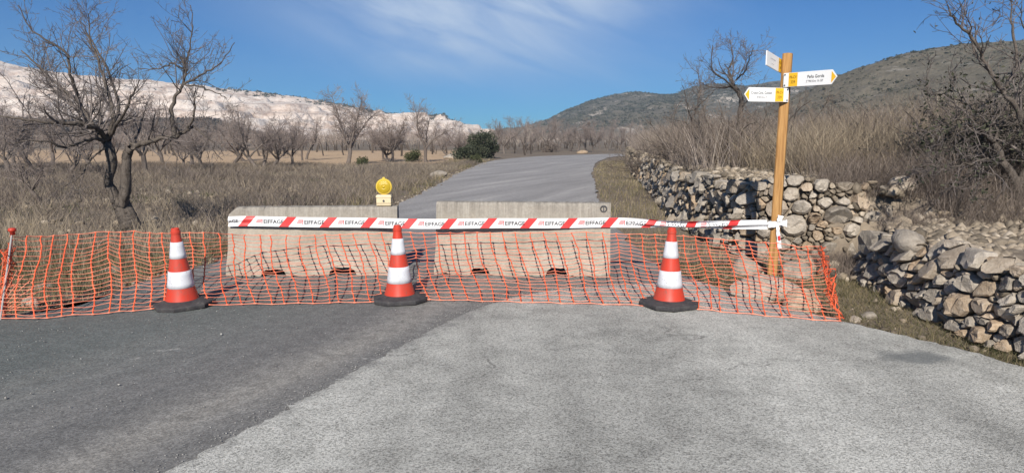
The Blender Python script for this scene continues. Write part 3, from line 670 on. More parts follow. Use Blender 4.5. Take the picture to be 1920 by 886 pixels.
# ---- trees on the right bank
def bank_tree(name, label, cat, Yb, base, paths, seed, dens=1.0, tmat=None, leaf_n=0, thick=0.6):
    global spec_min
    r = np.random.default_rng(seed); spec_min = 0.0040
    root = empty(name, tuple(px(base[0], base[1], Yb))); loc = Vector(root.location)
    tk = Tubes(); tw = Tubes()
    for path, r0, r1, lead in paths:
        sp = None if lead else [(8.0 * dens, 0.3, 0.9, 0.5, 0.2, 0.08, 0.08), (10.0 * dens, 0.1, 0.38, 0.5, 0.22, 0.06, 0.06), (8.0 * dens, 0.04, 0.14, 0.7, 0.2, 0.05, 0.1)]
        guided(tk, tw, r, path, r0 * thick, max(0.005, r1 * 0.6), sp, Yb, 7)
    o = tk.obj('trunk', MAT_BARK, root); o.location = -loc
    o = tw.obj('crown', tmat or MAT_TWIG, root); o.location = -loc
    if leaf_n:
        V = np.concatenate(tw.V); V = V[(V[:, 2] < 2.35) | (r.uniform(0, 1, len(V)) < 0.06)]; C = V[r.integers(0, len(V), leaf_n)] + r.normal(0, 0.03, (leaf_n, 3))
        V, Q, t = leaves(C, r.uniform(0.014, 0.036, leaf_n), r.uniform(0, 1, leaf_n), seed)
        o = tri_obj('leaf_cluster', V, Q, MAT_LEAF, root, tone=t); o.location = -loc; o['kind'] = 'stuff'
    return tag(root, label, cat, 'bare almond trees')
bank_tree('almond_tree', 'crooked bare tree on the bank left of the arrow signs', 'tree', 17.0, (1396, 296),
          [([(1396, 300), (1392, 262), (1388, 220), (1390, 185), (1376, 160)], 0.13, 0.085, True),
           ([(1376, 160), (1366, 135, 0.3), (1374, 110, 0.4), (1368, 75, 0.5)], 0.06, 0.012, False), ([(1384, 170), (1358, 150, -0.4), (1335, 130, -0.6), (1336, 85, -0.8)], 0.05, 0.012, False),
           ([(1376, 160), (1352, 165, 0.5), (1325, 160, 1.0), (1305, 150, 1.3)], 0.04, 0.010, False), ([(1380, 150), (1395, 135, -0.5), (1405, 110, -0.8), (1412, 90, -1.0)], 0.035, 0.009, False), ([(1390, 200), (1410, 180, -0.5), (1425, 150, -0.7)], 0.03, 0.009, False)], 31, 1.1)
bank_tree('almond_tree', 'thin bare sapling on the bank with twigs against the sky', 'tree', 18.5, (1298, 300),
          [([(1296, 300), (1297, 262), (1297, 235), (1304, 205)], 0.09, 0.05, True), ([(1304, 205), (1312, 175, 0.3), (1310, 140, 0.5), (1296, 128, 0.5)], 0.035, 0.009, False),
           ([(1297, 230), (1288, 195, -0.4), (1280, 160, -0.6)], 0.03, 0.008, False), ([(1302, 208), (1328, 180, -0.3), (1345, 165, -0.4)], 0.03, 0.008, False)], 32, 0.7)
bank_tree('almond_tree', 'dark tangled leafy almond tree leaning in at the right edge', 'tree', 8.6, (1905, 372),
          [([(1908, 384), (1902, 340), (1880, 300), (1862, 268)], 0.10, 0.06, True),
           ([(1905, 360), (1925, 300), (1915, 220), (1880, 170), (1850, 120), (1822, 70), (1788, 35), (1776, 8)], 0.075, 0.012, False),
           ([(1880, 170), (1905, 120, 0.4), (1900, 60, 0.6), (1895, 0, 0.7)], 0.05, 0.012, False), ([(1862, 268), (1835, 240, -0.4), (1800, 225, -0.6), (1765, 235, -0.7), (1735, 252, -0.7)], 0.04, 0.010, False),
           ([(1862, 268), (1850, 225, 0.3), (1815, 200, 0.5), (1770, 178, 0.6), (1735, 175, 0.7)], 0.035, 0.008, False), ([(1880, 300), (1840, 300, -0.5), (1800, 310, -0.7), (1760, 318, -0.9)], 0.035, 0.008, False),
           ([(1862, 268), (1875, 220, 0.5), (1890, 190, 0.6)], 0.03, 0.009, False), ([(1905, 350), (1950, 290, 0.4), (1960, 200, 0.5), (1940, 110, 0.6), (1960, 30, 0.8)], 0.06, 0.012, False),
           ([(1915, 220), (1945, 150), (1930, 70), (1912, 15)], 0.035, 0.008, False), ([(1870, 285), (1830, 270, 0.6), (1790, 262, 0.9), (1755, 280, 1.1)], 0.03, 0.008, False), ([(1850, 120), (1825, 95, 0.3), (1835, 50, 0.4)], 0.025, 0.007, False)], 33, 1.0, MAT_TWIG, 1500)
bank_tree('almond_tree', 'small dead tree standing in the dry grass before the right hill', 'tree', 15.0, (1762, 262),
          [([(1766, 285), (1762, 250), (1752, 215)], 0.05, 0.03, True), ([(1752, 215), (1740, 185), (1738, 150), (1746, 120)], 0.028, 0.007, False), ([(1752, 215), (1730, 200, 0.3), (1712, 175, 0.4)], 0.02, 0.006, False)], 34, 0.5)

# evergreen bush by the bend and low green shrubs
def bush(name, label, u, vb, rad, n, seed, mat, leaf, sq=0.9, Y=None, stems=True):
    r = np.random.default_rng(seed); b = px(u, vb) if Y is None else px(u, 300, Y)
    z0 = float(terrain(b.x, b.y)); root = empty(name, (b.x, b.y, z0))
    lob = np.stack([r.normal(0, rad * 0.42, 16), r.normal(0, rad * 0.4, 16), np.abs(r.normal(rad * 0.62 * sq, rad * 0.36 * sq, 16))], 1)
    Pt = clumps(lob, r.uniform(0.34, 0.6, 16) * rad, n // 16, r, 1.0); sg = r.choice([-1, 1], len(Pt)); cz = np.repeat(lob[:, 2], n // 16); Pt[:, 2] = np.abs(cz + (Pt[:, 2] - cz) * sg)
    dn = np.repeat(r.uniform(0.1, 0.6, 16), n // 16)
    V, Q, t = leaves(Pt, r.uniform(0.6, 1.3, len(Pt)) * leaf, np.clip(dn + r.normal(0, 0.2, len(Pt)), 0, 1), seed)
    c = tri_obj('crown', V, Q, mat, root, tone=t); c['kind'] = 'stuff'
    tb = Tubes()
    for _ in range(7):
        P = wander(r, (r.normal(0, 0.06), r.normal(0, 0.06), -0.05), (r.normal(0, 0.5), r.normal(0, 0.5), 1), rad * 0.9, 5, 0.15, 0.02); tb.add(P, np.linspace(0.035, 0.012, 6) * rad, 4)
    tb.obj('stem', MAT_BARK, root)
    return tag(root, label, 'bush')
bush('evergreen_bush', 'dark evergreen bush at the left edge of the road bend', 903, 296, 1.3, 8000, 41, MAT_EVER, 0.085, 1.0)
bush('evergreen_bush', 'lower dark half of evergreen growth left of the main bush', 872, 298, 0.85, 3200, 42, MAT_EVER, 0.08, 0.9)
bush('green_shrub', 'low olive green shrub in front of the dark evergreen bush', 890, 304, 0.55, 2200, 43, MAT_GREEN, 0.05, 0.6)
bush('green_shrub', 'small green shrub at the foot of the round almond tree', 678, 309, 0.45, 1500, 44, MAT_GREEN, 0.05, 0.7)
bush('grey_shrub', 'grey green shrub left of the tree with open limbs', 776, 301, 0.75, 2500, 45, MAT_GREEN, 0.055, 0.7)
bush('dry_shrub', 'rounded dry pinkish shrub at the far side of the bend', 1032, 285, 1.1, 3500, 46, MAT_BRUSH, 0.06, 0.75)

def thorn(label, u, Y, rad, seed, nst=16, nleaf=2200, name='thorny_shrub', tmat=None):
    """tangle of arching stems, fine twigs and few small dark leaves"""
    global spec_min
    r = np.random.default_rng(seed); spec_min = 0.0035; b = px(u, 300, Y)
    root = empty(name, (b.x, b.y, float(terrain(b.x, b.y)))); st = Tubes(); tw = Tubes()
    for i in range(nst):
        a = r.uniform(0, 2 * PI); P = wander(r, (r.normal(0, 0.12), r.normal(0, 0.12), -0.05), (math.cos(a) * 0.8, math.sin(a) * 0.8, r.uniform(0.6, 1.5)), rad * r.uniform(0.9, 1.7), 8, 0.2, 0.02, 0.05)
        RR = np.linspace(0.016, 0.006, len(P)); st.add(P, RR, 5)
        sprout(r, tw, P, RR, 0, [(9, 0.2, 0.6, 0.6, 0.25, 0.0, 0.1), (11, 0.08, 0.26, 0.6, 0.25, 0.0, 0.05), (8, 0.03, 0.09, 0.8, 0.2, 0.0, 0.1)])
    st.obj('stem', MAT_BARK, root); tw.obj('twig_tangle', tmat or MAT_DTWIG, root)
    if not nleaf: return tag(root, label, 'shrub')
    V = np.concatenate(tw.V); C = V[r.integers(0, len(V), nleaf)] + r.normal(0, 0.03, (nleaf, 3))
    V, Q, t = leaves(C, r.uniform(0.012, 0.032, nleaf), r.uniform(0, 1, nleaf), seed)
    o = tri_obj('leaf_cluster', V, Q, MAT_THORN, root, tone=t); o['kind'] = 'stuff'
    return tag(root, label, 'shrub')
MAT_DTWIG = bark('dark_twig_bark', (0.06, 0.05, 0.042), (0.24, 0.21, 0.185), 8)
MAT_BTWIG = bark('brown_twig_bark', (0.12, 0.092, 0.074), (0.31, 0.255, 0.21), 8)
thorn('dark dense thorny shrub under the leaning tree at the right edge', 1815, 9.6, 0.95, 47, 26, 1500)
thorn('dark thorny shrub at the right frame edge behind the rubble bed', 1905, 8.9, 0.8, 48, 20, 1100)
thorn('small dark shrub in the dry grass, left of the larger thorny shrub', 1740, 10.2, 0.6, 49, 12, 500)
for i, (u, Y_, rad, lab) in enumerate([(1262, 19.0, 1.15, 'bare brown shrub on the wall top, leftmost before the sapling'), (1322, 16.0, 1.15, 'bare brown shrub between the sapling and the crooked tree'), (1372, 14.2, 1.1, 'tangled brown shrub at the foot of the crooked tree'), (1428, 14.8, 1.2, 'bare brown shrub just left of the signpost on the bank'), (1520, 15.5, 1.1, 'bare brown shrub in the dry grass right of the signpost'), (1205, 27.0, 1.2, 'bare shrub above the far part of the long wall'), (1640, 13.0, 0.8, 'low bare shrub in the tan grass below the right hill')]):
    thorn(lab, u, Y_, rad, 150 + i, 20, 0, 'dry_shrub', MAT_BTWIG)

# ------------------------------------------------------------------ grasses and weeds
def in_road(x, y):
    yl = np.array([q[1] for q in left_edge[1:13]]); xl = np.array([q[0] for q in left_edge[1:13]])
    re = right_edge[::-1]; yr = np.array([q[1] for q in re]); xr = np.array([q[0] for q in re])
    L = np.interp(y, yl, xl); Rr = np.interp(y, yr, xr)
    return (x > L - 0.05) & (x < Rr + 0.05) & (y < 72)
def field(name, label, cat, n, box, H, W, mat, segs, seed, tone=(0.2, 0.9), keep=None, lean=0.35, zf=terrain, powy=1.0, wscale=0.0, clump=0.0):
    r = np.random.default_rng(seed)
    x = r.uniform(box[0], box[1], n); y = box[2] + (box[3] - box[2]) * r.uniform(0, 1, n) ** powy
    if clump:
        m = n // 14; cx, cy = x[:m], y[:m]; ii = r.integers(0, m, n); x = cx[ii] + r.normal(0, clump, n); y = cy[ii] + r.normal(0, clump, n)
    k = ~in_road(x, y)
    if keep is not None: k &= keep(x, y, r)
    x, y = x[k], y[k]; n = len(x)
    big_ = 0.5 + vnoise(x, y, 2.2, seed % 17) * 0.9
    h = r.uniform(H[0], H[1], n) * (0.55 + 0.75 * np.clip(big_, 0, 1))
    P = np.stack([x, y, zf(x, y) - 0.015], 1)
    ln = r.normal(0, 1, (n, 2)) * (lean * h)[:, None]
    tn = np.clip(r.uniform(tone[0], tone[1], n) + vnoise(x, y, 3.0, seed % 13 + 2) * 0.28, 0, 1)
    wd = r.uniform(W[0], W[1], n) * (1 + wscale * y)
    V, T, t = blades(P, h, wd, ln, segs, tn, seed)
    return tag(tri_obj(name, V, T, mat, tone=t), label, cat, None, 'stuff')
leftside = lambda x, y, r: x < np.interp(y, [5, 9, 17, 33, 50], [-4.3, -3.6, -2.6, -2.3, -1.2])
field('field_weeds', 'grey brown dry weeds covering the field left of the road', 'weeds', 150000, (-34, -2, 8.5, 44), (0.10, 0.40), (0.004, 0.009), MAT_WEED, 2, 61, lean=0.7,
      keep=lambda x, y, r: (x < np.interp(y, [5, 9, 17, 33, 50], [-4.6, -4.1, -3.2, -2.9, -1.6])) & (x > -0.80 * y - 1.5) & ((vnoise(x, y, 3.5, 9) > -0.42) | (r.uniform(0, 1, len(x)) < 0.25)), powy=0.9, wscale=0.05, clump=0.16)
field('weed_clumps', 'taller dark weed clumps dotted over the field', 'weeds', 16000, (-24, -3.4, 9.5, 34), (0.25, 0.6), (0.005, 0.010), MAT_BRUSH, 3, 161, tone=(0.0, 0.6), lean=0.45, wscale=0.05, clump=0.13, keep=lambda x, y, r: (x < np.interp(y, [5, 9, 17, 33, 50], [-5.0, -4.4, -3.6, -3.3, -2.0])) & (x > -0.80 * y - 1.5) & (vnoise(x, y, 4.0, 12) > 0.0))
field('green_tufts', 'fresh greenish grass tufts low in the field and verges', 'grass', 9000, (-16, -3.2, 8.5, 34), (0.05, 0.16), (0.006, 0.011), MAT_GREEN, 2, 162, tone=(0.2, 1.0), lean=0.6, wscale=0.06, clump=0.18, keep=lambda x, y, r: (x < np.interp(y, [5, 9, 17, 33, 50], [-4.4, -3.9, -3.0, -2.6, -1.6])) & (x > -0.80 * y - 1.5) & (vnoise(x, y, 2.5, 14) > 0.12))
field('roadside_grass', 'dry grass tufts along the left edge of the road', 'grass', 26000, (-9, 2.0, 5.6, 52), (0.06, 0.24), (0.005, 0.010), MAT_VERGE, 2, 62,
      keep=lambda x, y, r: (x < np.interp(y, [5, 6.0, 6.6, 9, 17, 33, 50], [-8, -4.7, -4.15, -3.7, -2.75, -2.4, -1.3])) & (x > np.interp(y, [5, 9, 17, 33, 50], [-9, -6.5, -4.3, -4.5, -4.6])), tone=(0.1, 0.9), powy=1.7, wscale=0.05, clump=0.1)
field('tall_straw', 'tall pale straw grass behind the left end of the net', 'grass', 3800, (-9.5, -4.0, 6.6, 11.5), (0.28, 0.75), (0.004, 0.008), MAT_DRY, 3, 63, keep=lambda x, y, r: (x > -0.78 * y - 0.5) & (vnoise(x, y, 1.2, 5) > -0.15) & (x < -4.5), tone=(0.35, 1.0), lean=0.3, clump=0.12)
field('left_undergrowth', 'low brown undergrowth behind the left end of the net', 'grass', 22000, (-9.5, -3.9, 6.1, 10.5), (0.06, 0.24), (0.005, 0.010), MAT_VERGE, 2, 64, keep=lambda x, y, r: x < np.interp(y, [5.9, 6.3, 7.7, 9, 12], [-5.0, -4.35, -4.12, -3.9, -3.5]), tone=(0.05, 0.75), clump=0.09)
field('wall_verge_grass', 'short ochre grass on the verge between road and dry stone wall', 'grass', 30000, (1.7, 8.5, 7.4, 50), (0.04, 0.17), (0.005, 0.009), MAT_VERGE, 2, 65,
      keep=lambda x, y, r: (x < wall_x(y) - 0.1) & (x > np.interp(y, [7.4, 9, 12, 17, 22, 34, 50], [2.05, 1.85, 1.9, 2.2, 2.7, 4.0, 6.4])), tone=(0.25, 0.95), powy=1.6, wscale=0.05)
field('corner_verge_grass', 'flattened brown grass before the near stone wall', 'grass', 60000, (2.0, 5.0, 3.0, 8.7), (0.03, 0.16), (0.003, 0.007), MAT_VERGE, 2, 66,
      keep=lambda x, y, r: (x < wall_x(y) + 0.05) & (x > np.interp(y, [2.9, 3.2, 4.69, 5.84, 6.72, 7.75, 8.7], [4.0, 3.92, 3.5, 2.86, 2.36, 2.05, 1.9])), tone=(0.0, 0.8), lean=0.8)
terr = lambda x, y, r: (x > wall_x(y) + 0.45) & (x < wall_x(y) + 14)
field('bank_grass', 'tall tan dry grass covering the bank above the stone wall', 'grass', 90000, (3.4, 18, 10.2, 34), (0.45, 1.25), (0.004, 0.008), MAT_DRY, 3, 67,
      keep=lambda x, y, r: terr(x, y, r) & (x > wall_x(y) + np.interp(y, [9, 11, 14, 20], [1.0, 1.3, 0.8, 0.5])), tone=(0.0, 0.85), lean=0.5, powy=1.5, wscale=0.03, clump=0.14)
field('bank_brush', 'greyish pink dry brush along the top of the far wall', 'brush', 80000, (3.0, 22, 12.5, 62), (0.5, 1.4), (0.005, 0.010), MAT_BRUSH, 3, 68,
      keep=lambda x, y, r: (x > wall_x(y) + 0.25) & (x < wall_x(y) + 6 + 0.1 * y), tone=(0.15, 0.95), lean=0.45, powy=1.3, wscale=0.045, clump=0.2)
field('near_brush', 'dark grey dry brush behind the near stone wall', 'brush', 26000, (4.3, 9.5, 7.6, 10.6), (0.16, 0.62), (0.003, 0.007), MAT_BRUSH, 3, 69,
      keep=lambda x, y, r: (y > np.interp(x, [4.3, 5.2, 6.5, 9], [8.6, 7.9, 7.5, 7.3])) & ((x > 5.0) | (y > 9.3)), tone=(0.0, 0.8), lean=0.5, clump=0.12)
field('gap_weeds', 'dark dry weeds growing in the gap between the two stone walls', 'weeds', 9000, (3.7, 5.6, 7.7, 9.1), (0.10, 0.36), (0.003, 0.007), MAT_BRUSH, 2, 169, tone=(0.0, 0.6), lean=0.6, clump=0.1)
field('far_bank_grass', 'pale dry grass on the open slope below the right hill', 'grass', 26000, (10, 60, 26, 90), (0.4, 0.9), (0.02, 0.04), MAT_DRY, 2, 70, tone=(0.0, 0.7), keep=lambda x, y, r: x > wall_x(y) + 6, wscale=0.01, clump=0.4)

# ------------------------------------------------------------------ stones
ICO = None
def ico():
    global ICO
    if ICO is None:
        bm = bmesh.new(); bmesh.ops.create_icosphere(bm, subdivisions=1, radius=1.0)
        bm.verts.ensure_lookup_table(); ICO = (np.array([v.co[:] for v in bm.verts]), np.array([[v.index for v in f.verts] for f in bm.faces])); bm.free()
    return ICO
def pebbles(C, S, r, flat=0.65):
    V0, T0 = ico(); n = len(C)
    ax = r.uniform(0.6, 1.25, (n, 1, 3)); ax[..., 2] *= flat
    jit = r.uniform(0.6, 1.25, (n, len(V0), 1))
    a = r.uniform(0, 2 * PI, n); ca, sa = np.cos(a), np.sin(a)
    V = V0[None] * jit * ax
    Vx = V[..., 0] * ca[:, None] - V[..., 1] * sa[:, None]; Vy = V[..., 0] * sa[:, None] + V[..., 1] * ca[:, None]
    V = np.stack([Vx, Vy, V[..., 2]], -1) * S[:, None, None] + C[:, None, :]
    T = (T0[None] + (np.arange(n) * len(V0))[:, None, None]).reshape(-1, 3)
    return V.reshape(-1, 3), T, np.repeat(r.uniform(0, 1, n), len(T0))

def pave_face(S, Hf, sizes, r, asp=1.25):
    """irregular stones filling the strip 0..S by 0..Hf(s): a power diagram of darts of mixed sizes"""
    N_ = 0; PA = np.zeros((6000, 2)); RA = np.zeros(6000)
    Hmax = max(Hf(s) for s in np.linspace(0, S, 50))
    for rr, tries in sizes:
        for _ in range(int(tries * S * Hmax)):
            s = r.uniform(0, S); h = r.uniform(0, Hf(s)); q = np.array([s, h * asp]); rc = rr * r.uniform(0.85, 1.15)
            if N_ >= 5990: break
            if N_ and ((((PA[:N_] - q) ** 2).sum(1)) < (0.92 * (RA[:N_] + rc)) ** 2).any(): continue
            PA[N_] = q; RA[N_] = rc; N_ += 1
    pts = PA[:N_]; rad = RA[:N_]; out = []
    for i in range(len(pts)):
        p = pts[i]; m = 3.2 * rad[i] + 0.15
        poly = [(p[0] - m, p[1] - m), (p[0] + m, p[1] - m), (p[0] + m, p[1] + m), (p[0] - m, p[1] + m)]
        hs = Hf(np.clip(p[0], 0, S)) * asp
        cuts = [((0, -1), 0.03), ((0, 1), hs + r.uniform(-0.02, 0.06)), ((-1, 0), 0.0), ((1, 0), S)]
        nb = np.where(np.hypot(*(pts - p).T) < m * 2)[0]
        for j in nb:
            if j == i: continue
            dv = pts[j] - p; L = np.hypot(*dv); nrm = dv / L
            off = (L * L + rad[i] ** 2 - rad[j] ** 2) / (2 * L)
            cuts.append(((nrm[0], nrm[1]), nrm.dot(p) + off))
        for (a, b), c in cuts:
            new = []
            for q0, q1 in zip(poly, poly[1:] + poly[:1]):
                d0 = a * q0[0] + b * q0[1] - c; d1 = a * q1[0] + b * q1[1] - c
                if d0 <= 0: new.append(q0)
                if d0 * d1 < 0:
                    t = d0 / (d0 - d1); new.append((q0[0] + (q1[0] - q0[0]) * t, q0[1] + (q1[1] - q0[1]) * t))
            poly = new
            if len(poly) < 3: break
        if len(poly) >= 3:
            P = np.array(poly); P[:, 1] /= asp
            x, y = P.T; A = 0.5 * abs(np.dot(x, np.roll(y, -1)) - np.dot(y, np.roll(x, -1)))
            if A > 0.0007: out.append(P)
    return out
def stone_mesh(P, r, frame, gap=0.006, n=9):
    """a lumpy stone whose front outline is the polygon P (s, h); frame(s, h, d) puts it in the wall"""
    c = P.mean(0); d = P - c; L = np.linalg.norm(d, axis=1); size = math.sqrt(0.5 * abs(np.dot(P[:, 0], np.roll(P[:, 1], -1)) - np.dot(P[:, 1], np.roll(P[:, 0], -1))))
    # outline with its corners nicked, long edges split
    O = []
    for q0, q1 in zip(P, np.roll(P, -1, axis=0)):
        L_ = np.linalg.norm(q1 - q0)
        if L_ < 0.02: O.append((q0 + q1) / 2); continue
        f = min(0.3, 0.35 * size / L_) * r.uniform(0.5, 1.1)
        O.append(q0 * (1 - f) + q1 * f); O.append(q0 * f + q1 * (1 - f))
    O = np.array(O)
    while len(O) > 11:
        e = np.linalg.norm(O - np.roll(O, -1, axis=0), axis=1); k_ = int(e.argmin()); O[k_] = (O[k_] + O[(k_ + 1) % len(O)]) / 2; O = np.delete(O, (k_ + 1) % len(O), axis=0)
    n = len(O); O = O - c
    O *= (1 - gap / (np.linalg.norm(O, axis=1)[:, None] + 1e-6))
    tilt = r.normal(0, 0.34, 2); bulge = size * r.uniform(0.10, 0.32); off = r.uniform(-0.045, 0.035)
    rings = [(0.80, -0.45 * size - 0.04), (0.985, -0.12 * size), (0.95, bulge * 0.3), (r.uniform(0.62, 0.88), bulge * 0.95)]
    V = []
    for f, dep in rings:
        q = O * f * r.uniform(0.90, 1.06, (n, 1))
        for a, b in q:
            dd = dep + off + (tilt[0] * a + tilt[1] * b) * (1 if dep > 0 else 0.4) + r.normal(0, 0.045 * size)
            V.append(frame(c[0] + a, c[1] + b, dd))
    V.append(frame(c[0] + r.normal(0, 0.1 * size), c[1] + r.normal(0, 0.1 * size), bulge * r.uniform(0.8, 1.05) + off))
    Fs = []
    for k in range(len(rings) - 1):
        for j in range(n):
            j2 = (j + 1) % n; Fs.append((k * n + j, k * n + j2, (k + 1) * n + j2, (k + 1) * n + j))
    top = (len(rings) - 1) * n
    for j in range(n): Fs.append((top + j, top + (j + 1) % n, len(V) - 1))
    return V, Fs, size
def set_sharp(o, ang=19):
    me = o.data
    me.polygons.foreach_set('use_smooth', [True] * len(me.polygons))
    bm = bmesh.new(); bm.from_mesh(me); lim = R(ang)
    for e in bm.edges:
        if len(e.link_faces) == 2 and e.calc_face_angle(0) > lim: e.smooth = False
    bmesh.ops.recalc_face_normals(bm, faces=bm.faces); bm.to_mesh(me); bm.free()

def dry_wall(name, label, path, Hf, sizes, seed, limit, batter=0.14, core_h=-0.05, single_until=None, slopez=None):
    r = np.random.default_rng(seed)
    C = catmull(path, 16); S = np.r_[0, np.cumsum(np.linalg.norm(np.diff(C, axis=0), axis=1))]
    tg = np.gradient(C, axis=0); tg /= np.linalg.norm(tg, axis=1)[:, None]
    nr = np.stack([tg[:, 1], -tg[:, 0]], 1)           # outward, towards road and viewer
    if nr[len(nr) // 2][0] > 0: nr = -nr
    root = empty(name, (C[-1][0], C[-1][1], 0)); loc = Vector(root.location)
    def frame(s, h, d):
        x = np.interp(s, S, C[:, 0]); y = np.interp(s, S, C[:, 1]); a = np.interp(s, S, nr[:, 0]); b = np.interp(s, S, nr[:, 1])
        e = d - batter * h
        return (x + a * e - loc.x, y + b * e - loc.y, h - loc.z)
    HS = lambda s: Hf(np.interp(s, S, C[:, 1]), s)
    polys = pave_face(S[-1], HS, sizes, r)
    items = []
    for P in polys:
        q = frame(P[:, 0].mean(), P[:, 1].mean(), 0); dist = math.hypot(q[0] + loc.x, q[1] + loc.y)
        V, Fs, size = stone_mesh(P, r, frame); items.append((size / dist, V, Fs))
    items.sort(key=lambda t: -t[0])
    for _, V, Fs in items[:limit]:
        c = np.mean(V, axis=0)
        o = mesh_obj('stone', np.array(V) - c, Fs, MAT_STONE, root); o.location = c; set_sharp(o)
    rest = items[limit:]
    if rest:
        Vs, Ts, k, tn = [], [], 0, []
        for _, V, Fs in rest:
            tval = r.uniform(0, 1)
            for f in Fs:
                Ts.append(f if len(f) == 4 else (f[0], f[1], f[2], f[2])); tn.append(tval)
            Ts[-len(Fs):] = [tuple(i + k for i in f) for f in Ts[-len(Fs):]]
            Vs += V; k += len(V)
        tris = [(a, b, c) for a, b, c, d in Ts] + [(a, c, d) for a, b, c, d in Ts if c != d]
        tt = tn + [t for t, q in zip(tn, Ts) if q[2] != q[3]]
        o = tri_obj('small_stones', np.array(Vs), np.array(tris), MAT_RUBBLE, root, tone=tt); o['kind'] = 'stuff'
    # earth and hearting packed behind the face
    V = []; Fs = []
    st = np.linspace(0, S[-1], 90)
    for s in st:
        h = HS(s) - 0.04
        V += [frame(s, -0.1, -0.10), frame(s, h * 0.6, -0.09), frame(s, h, -0.12), frame(s, h + 0.01, -0.75)]
    for i in range(len(st) - 1):
        for j in range(3): Fs.append((4 * i + j, 4 * i + 4 + j, 4 * i + 5 + j, 4 * i + 1 + j))
    mesh_obj('earth_core', V, Fs, MAT_SOIL, root)
    return root, frame, S[-1], HS
h1 = lambda y, s: np.interp(y, [8.7, 9.2, 12, 18, 30, 56], [0.99, 0.98, 0.92, 0.95, 0.95, 0.9]) + 0.05 * math.sin(s * 2.1) + 0.03 * math.sin(s * 5.3)
path1 = WALL1[2:]      # near stretch, stones one by one
w1, fr1, S1, H1 = dry_wall('stone_wall', '', path1, h1, [(0.17, 8), (0.12, 40), (0.085, 170), (0.055, 380), (0.035, 500), (0.024, 500)], 71, 300)
tag(w1, 'long dry stone wall behind the signpost, running back along the road', 'wall')
h2 = lambda y, s: np.interp(y, [1.5, 4.0, 6.0, 7.6, 8.2], [0.66, 0.65, 0.60, 0.52, 0.46]) + 0.03 * math.sin(s * 3.1)
w2, fr2, S2, H2 = dry_wall('stone_wall', '', WALL2, h2, [(0.22, 1.6), (0.125, 16), (0.088, 90), (0.06, 260), (0.036, 500), (0.024, 600)], 72, 300, 0.34)
tag(w2, 'low curved dry stone wall at the right edge by the pavement', 'wall')
# farthest stretch of the first wall, too far to tell its stones apart
r = np.random.default_rng(73)
Cw = catmull(WALL1[:3], 60); n = 1500
ii = r.integers(0, len(Cw), n); hgt = r.uniform(0, 0.95, n)
PC = np.stack([Cw[ii, 0] + 0.14 * hgt + r.normal(0, 0.04, n), Cw[ii, 1] + r.normal(0, 0.25, n), hgt], 1)
V, T, t = pebbles(PC, r.uniform(0.07, 0.15, n), r)
o = tri_obj('far_stones', V - np.array(w1.location), T, MAT_RUBBLE, w1, tone=t); o['kind'] = 'stuff'

# rubble lying on the wall heads and the banks
def rubble(name, label, n, samp, size, seed, zoff=0.0):
    r = np.random.default_rng(seed); x, y = samp(r, n)
    z = terrain(x, y); S = r.uniform(0, 1, len(x)) ** 2.6 * (size[1] - size[0]) + size[0]
    V, T, t = pebbles(np.stack([x, y, z + S * 0.35 + zoff * r.uniform(0.3, 1.6, len(x))], 1), S, r, 0.8)
    return tag(tri_obj(name, V, T, MAT_RUBBLE, tone=t), label, 'rubble', None, 'stuff')
def s_near(r, n):
    y = r.uniform(2.5, 8.3, n); x = wall_x(y) + r.uniform(0.08, 1.0, n) ** 1.0 * (1.0 + 0.9 * sstep(5, 7.8, y)) + 0.1; return x, y
rubble('rubble_bed', 'pale tan rubble heaped on top of the near low wall', 7500, s_near, (0.013, 0.085), 81, 0.02)
def s_far(r, n):
    y = r.uniform(9.0, 15.0, n); x = wall_x(y) + 0.12 + r.uniform(0, 1, n) * np.interp(y, [9, 10.5, 13, 15], [0.7, 1.5, 1.2, 0.5]); return x, y
rubble('rubble_heap', 'pale loose stones strewn along the top of the long wall', 5200, s_far, (0.016, 0.08), 82, 0.05)
def s_notch(r, n):
    y = r.uniform(7.6, 8.9, n); x = r.uniform(3.6, 5.2, n); return x, y
rubble('fallen_rubble', 'fallen stones in the gap between the two stone walls', 330, s_notch, (0.02, 0.11), 83, 0.03)
def s_field(r, n):
    x = r.uniform(-12, -3.4, n); y = r.uniform(11, 22, n); k = vnoise(x, y, 3.0, 6) > 0.05; return x[k], y[k]
rubble('field_stones', 'small pale stones scattered in the weeds behind the big tree', 1100, s_field, (0.02, 0.10), 84)
def s_edge(r, n):
    y = r.uniform(5.8, 45, n) ; x = np.interp(y, [5, 6.0, 6.6, 9, 17, 33, 50], [-8, -4.5, -4.1, -3.68, -2.72, -2.38, -1.3]) + r.normal(-0.08, 0.12, n); return x, y
rubble('edge_gravel', 'loose gravel along the left road edge', 900, s_edge, (0.012, 0.04), 85, 0.02)
def s_corner(r, n):
    y = r.uniform(3.2, 8.4, n); x = np.interp(y, [2.9, 3.2, 4.69, 5.84, 6.72, 7.75, 8.7], [4.0, 3.92, 3.5, 2.86, 2.36, 2.05, 1.9]) + r.uniform(0.05, 1.1, n); k = x < wall_x(y) - 0.05; return x[k], y[k]
rubble('corner_stones', 'small stones lying in the grass before the near wall', 330, s_corner, (0.01, 0.045), 86)
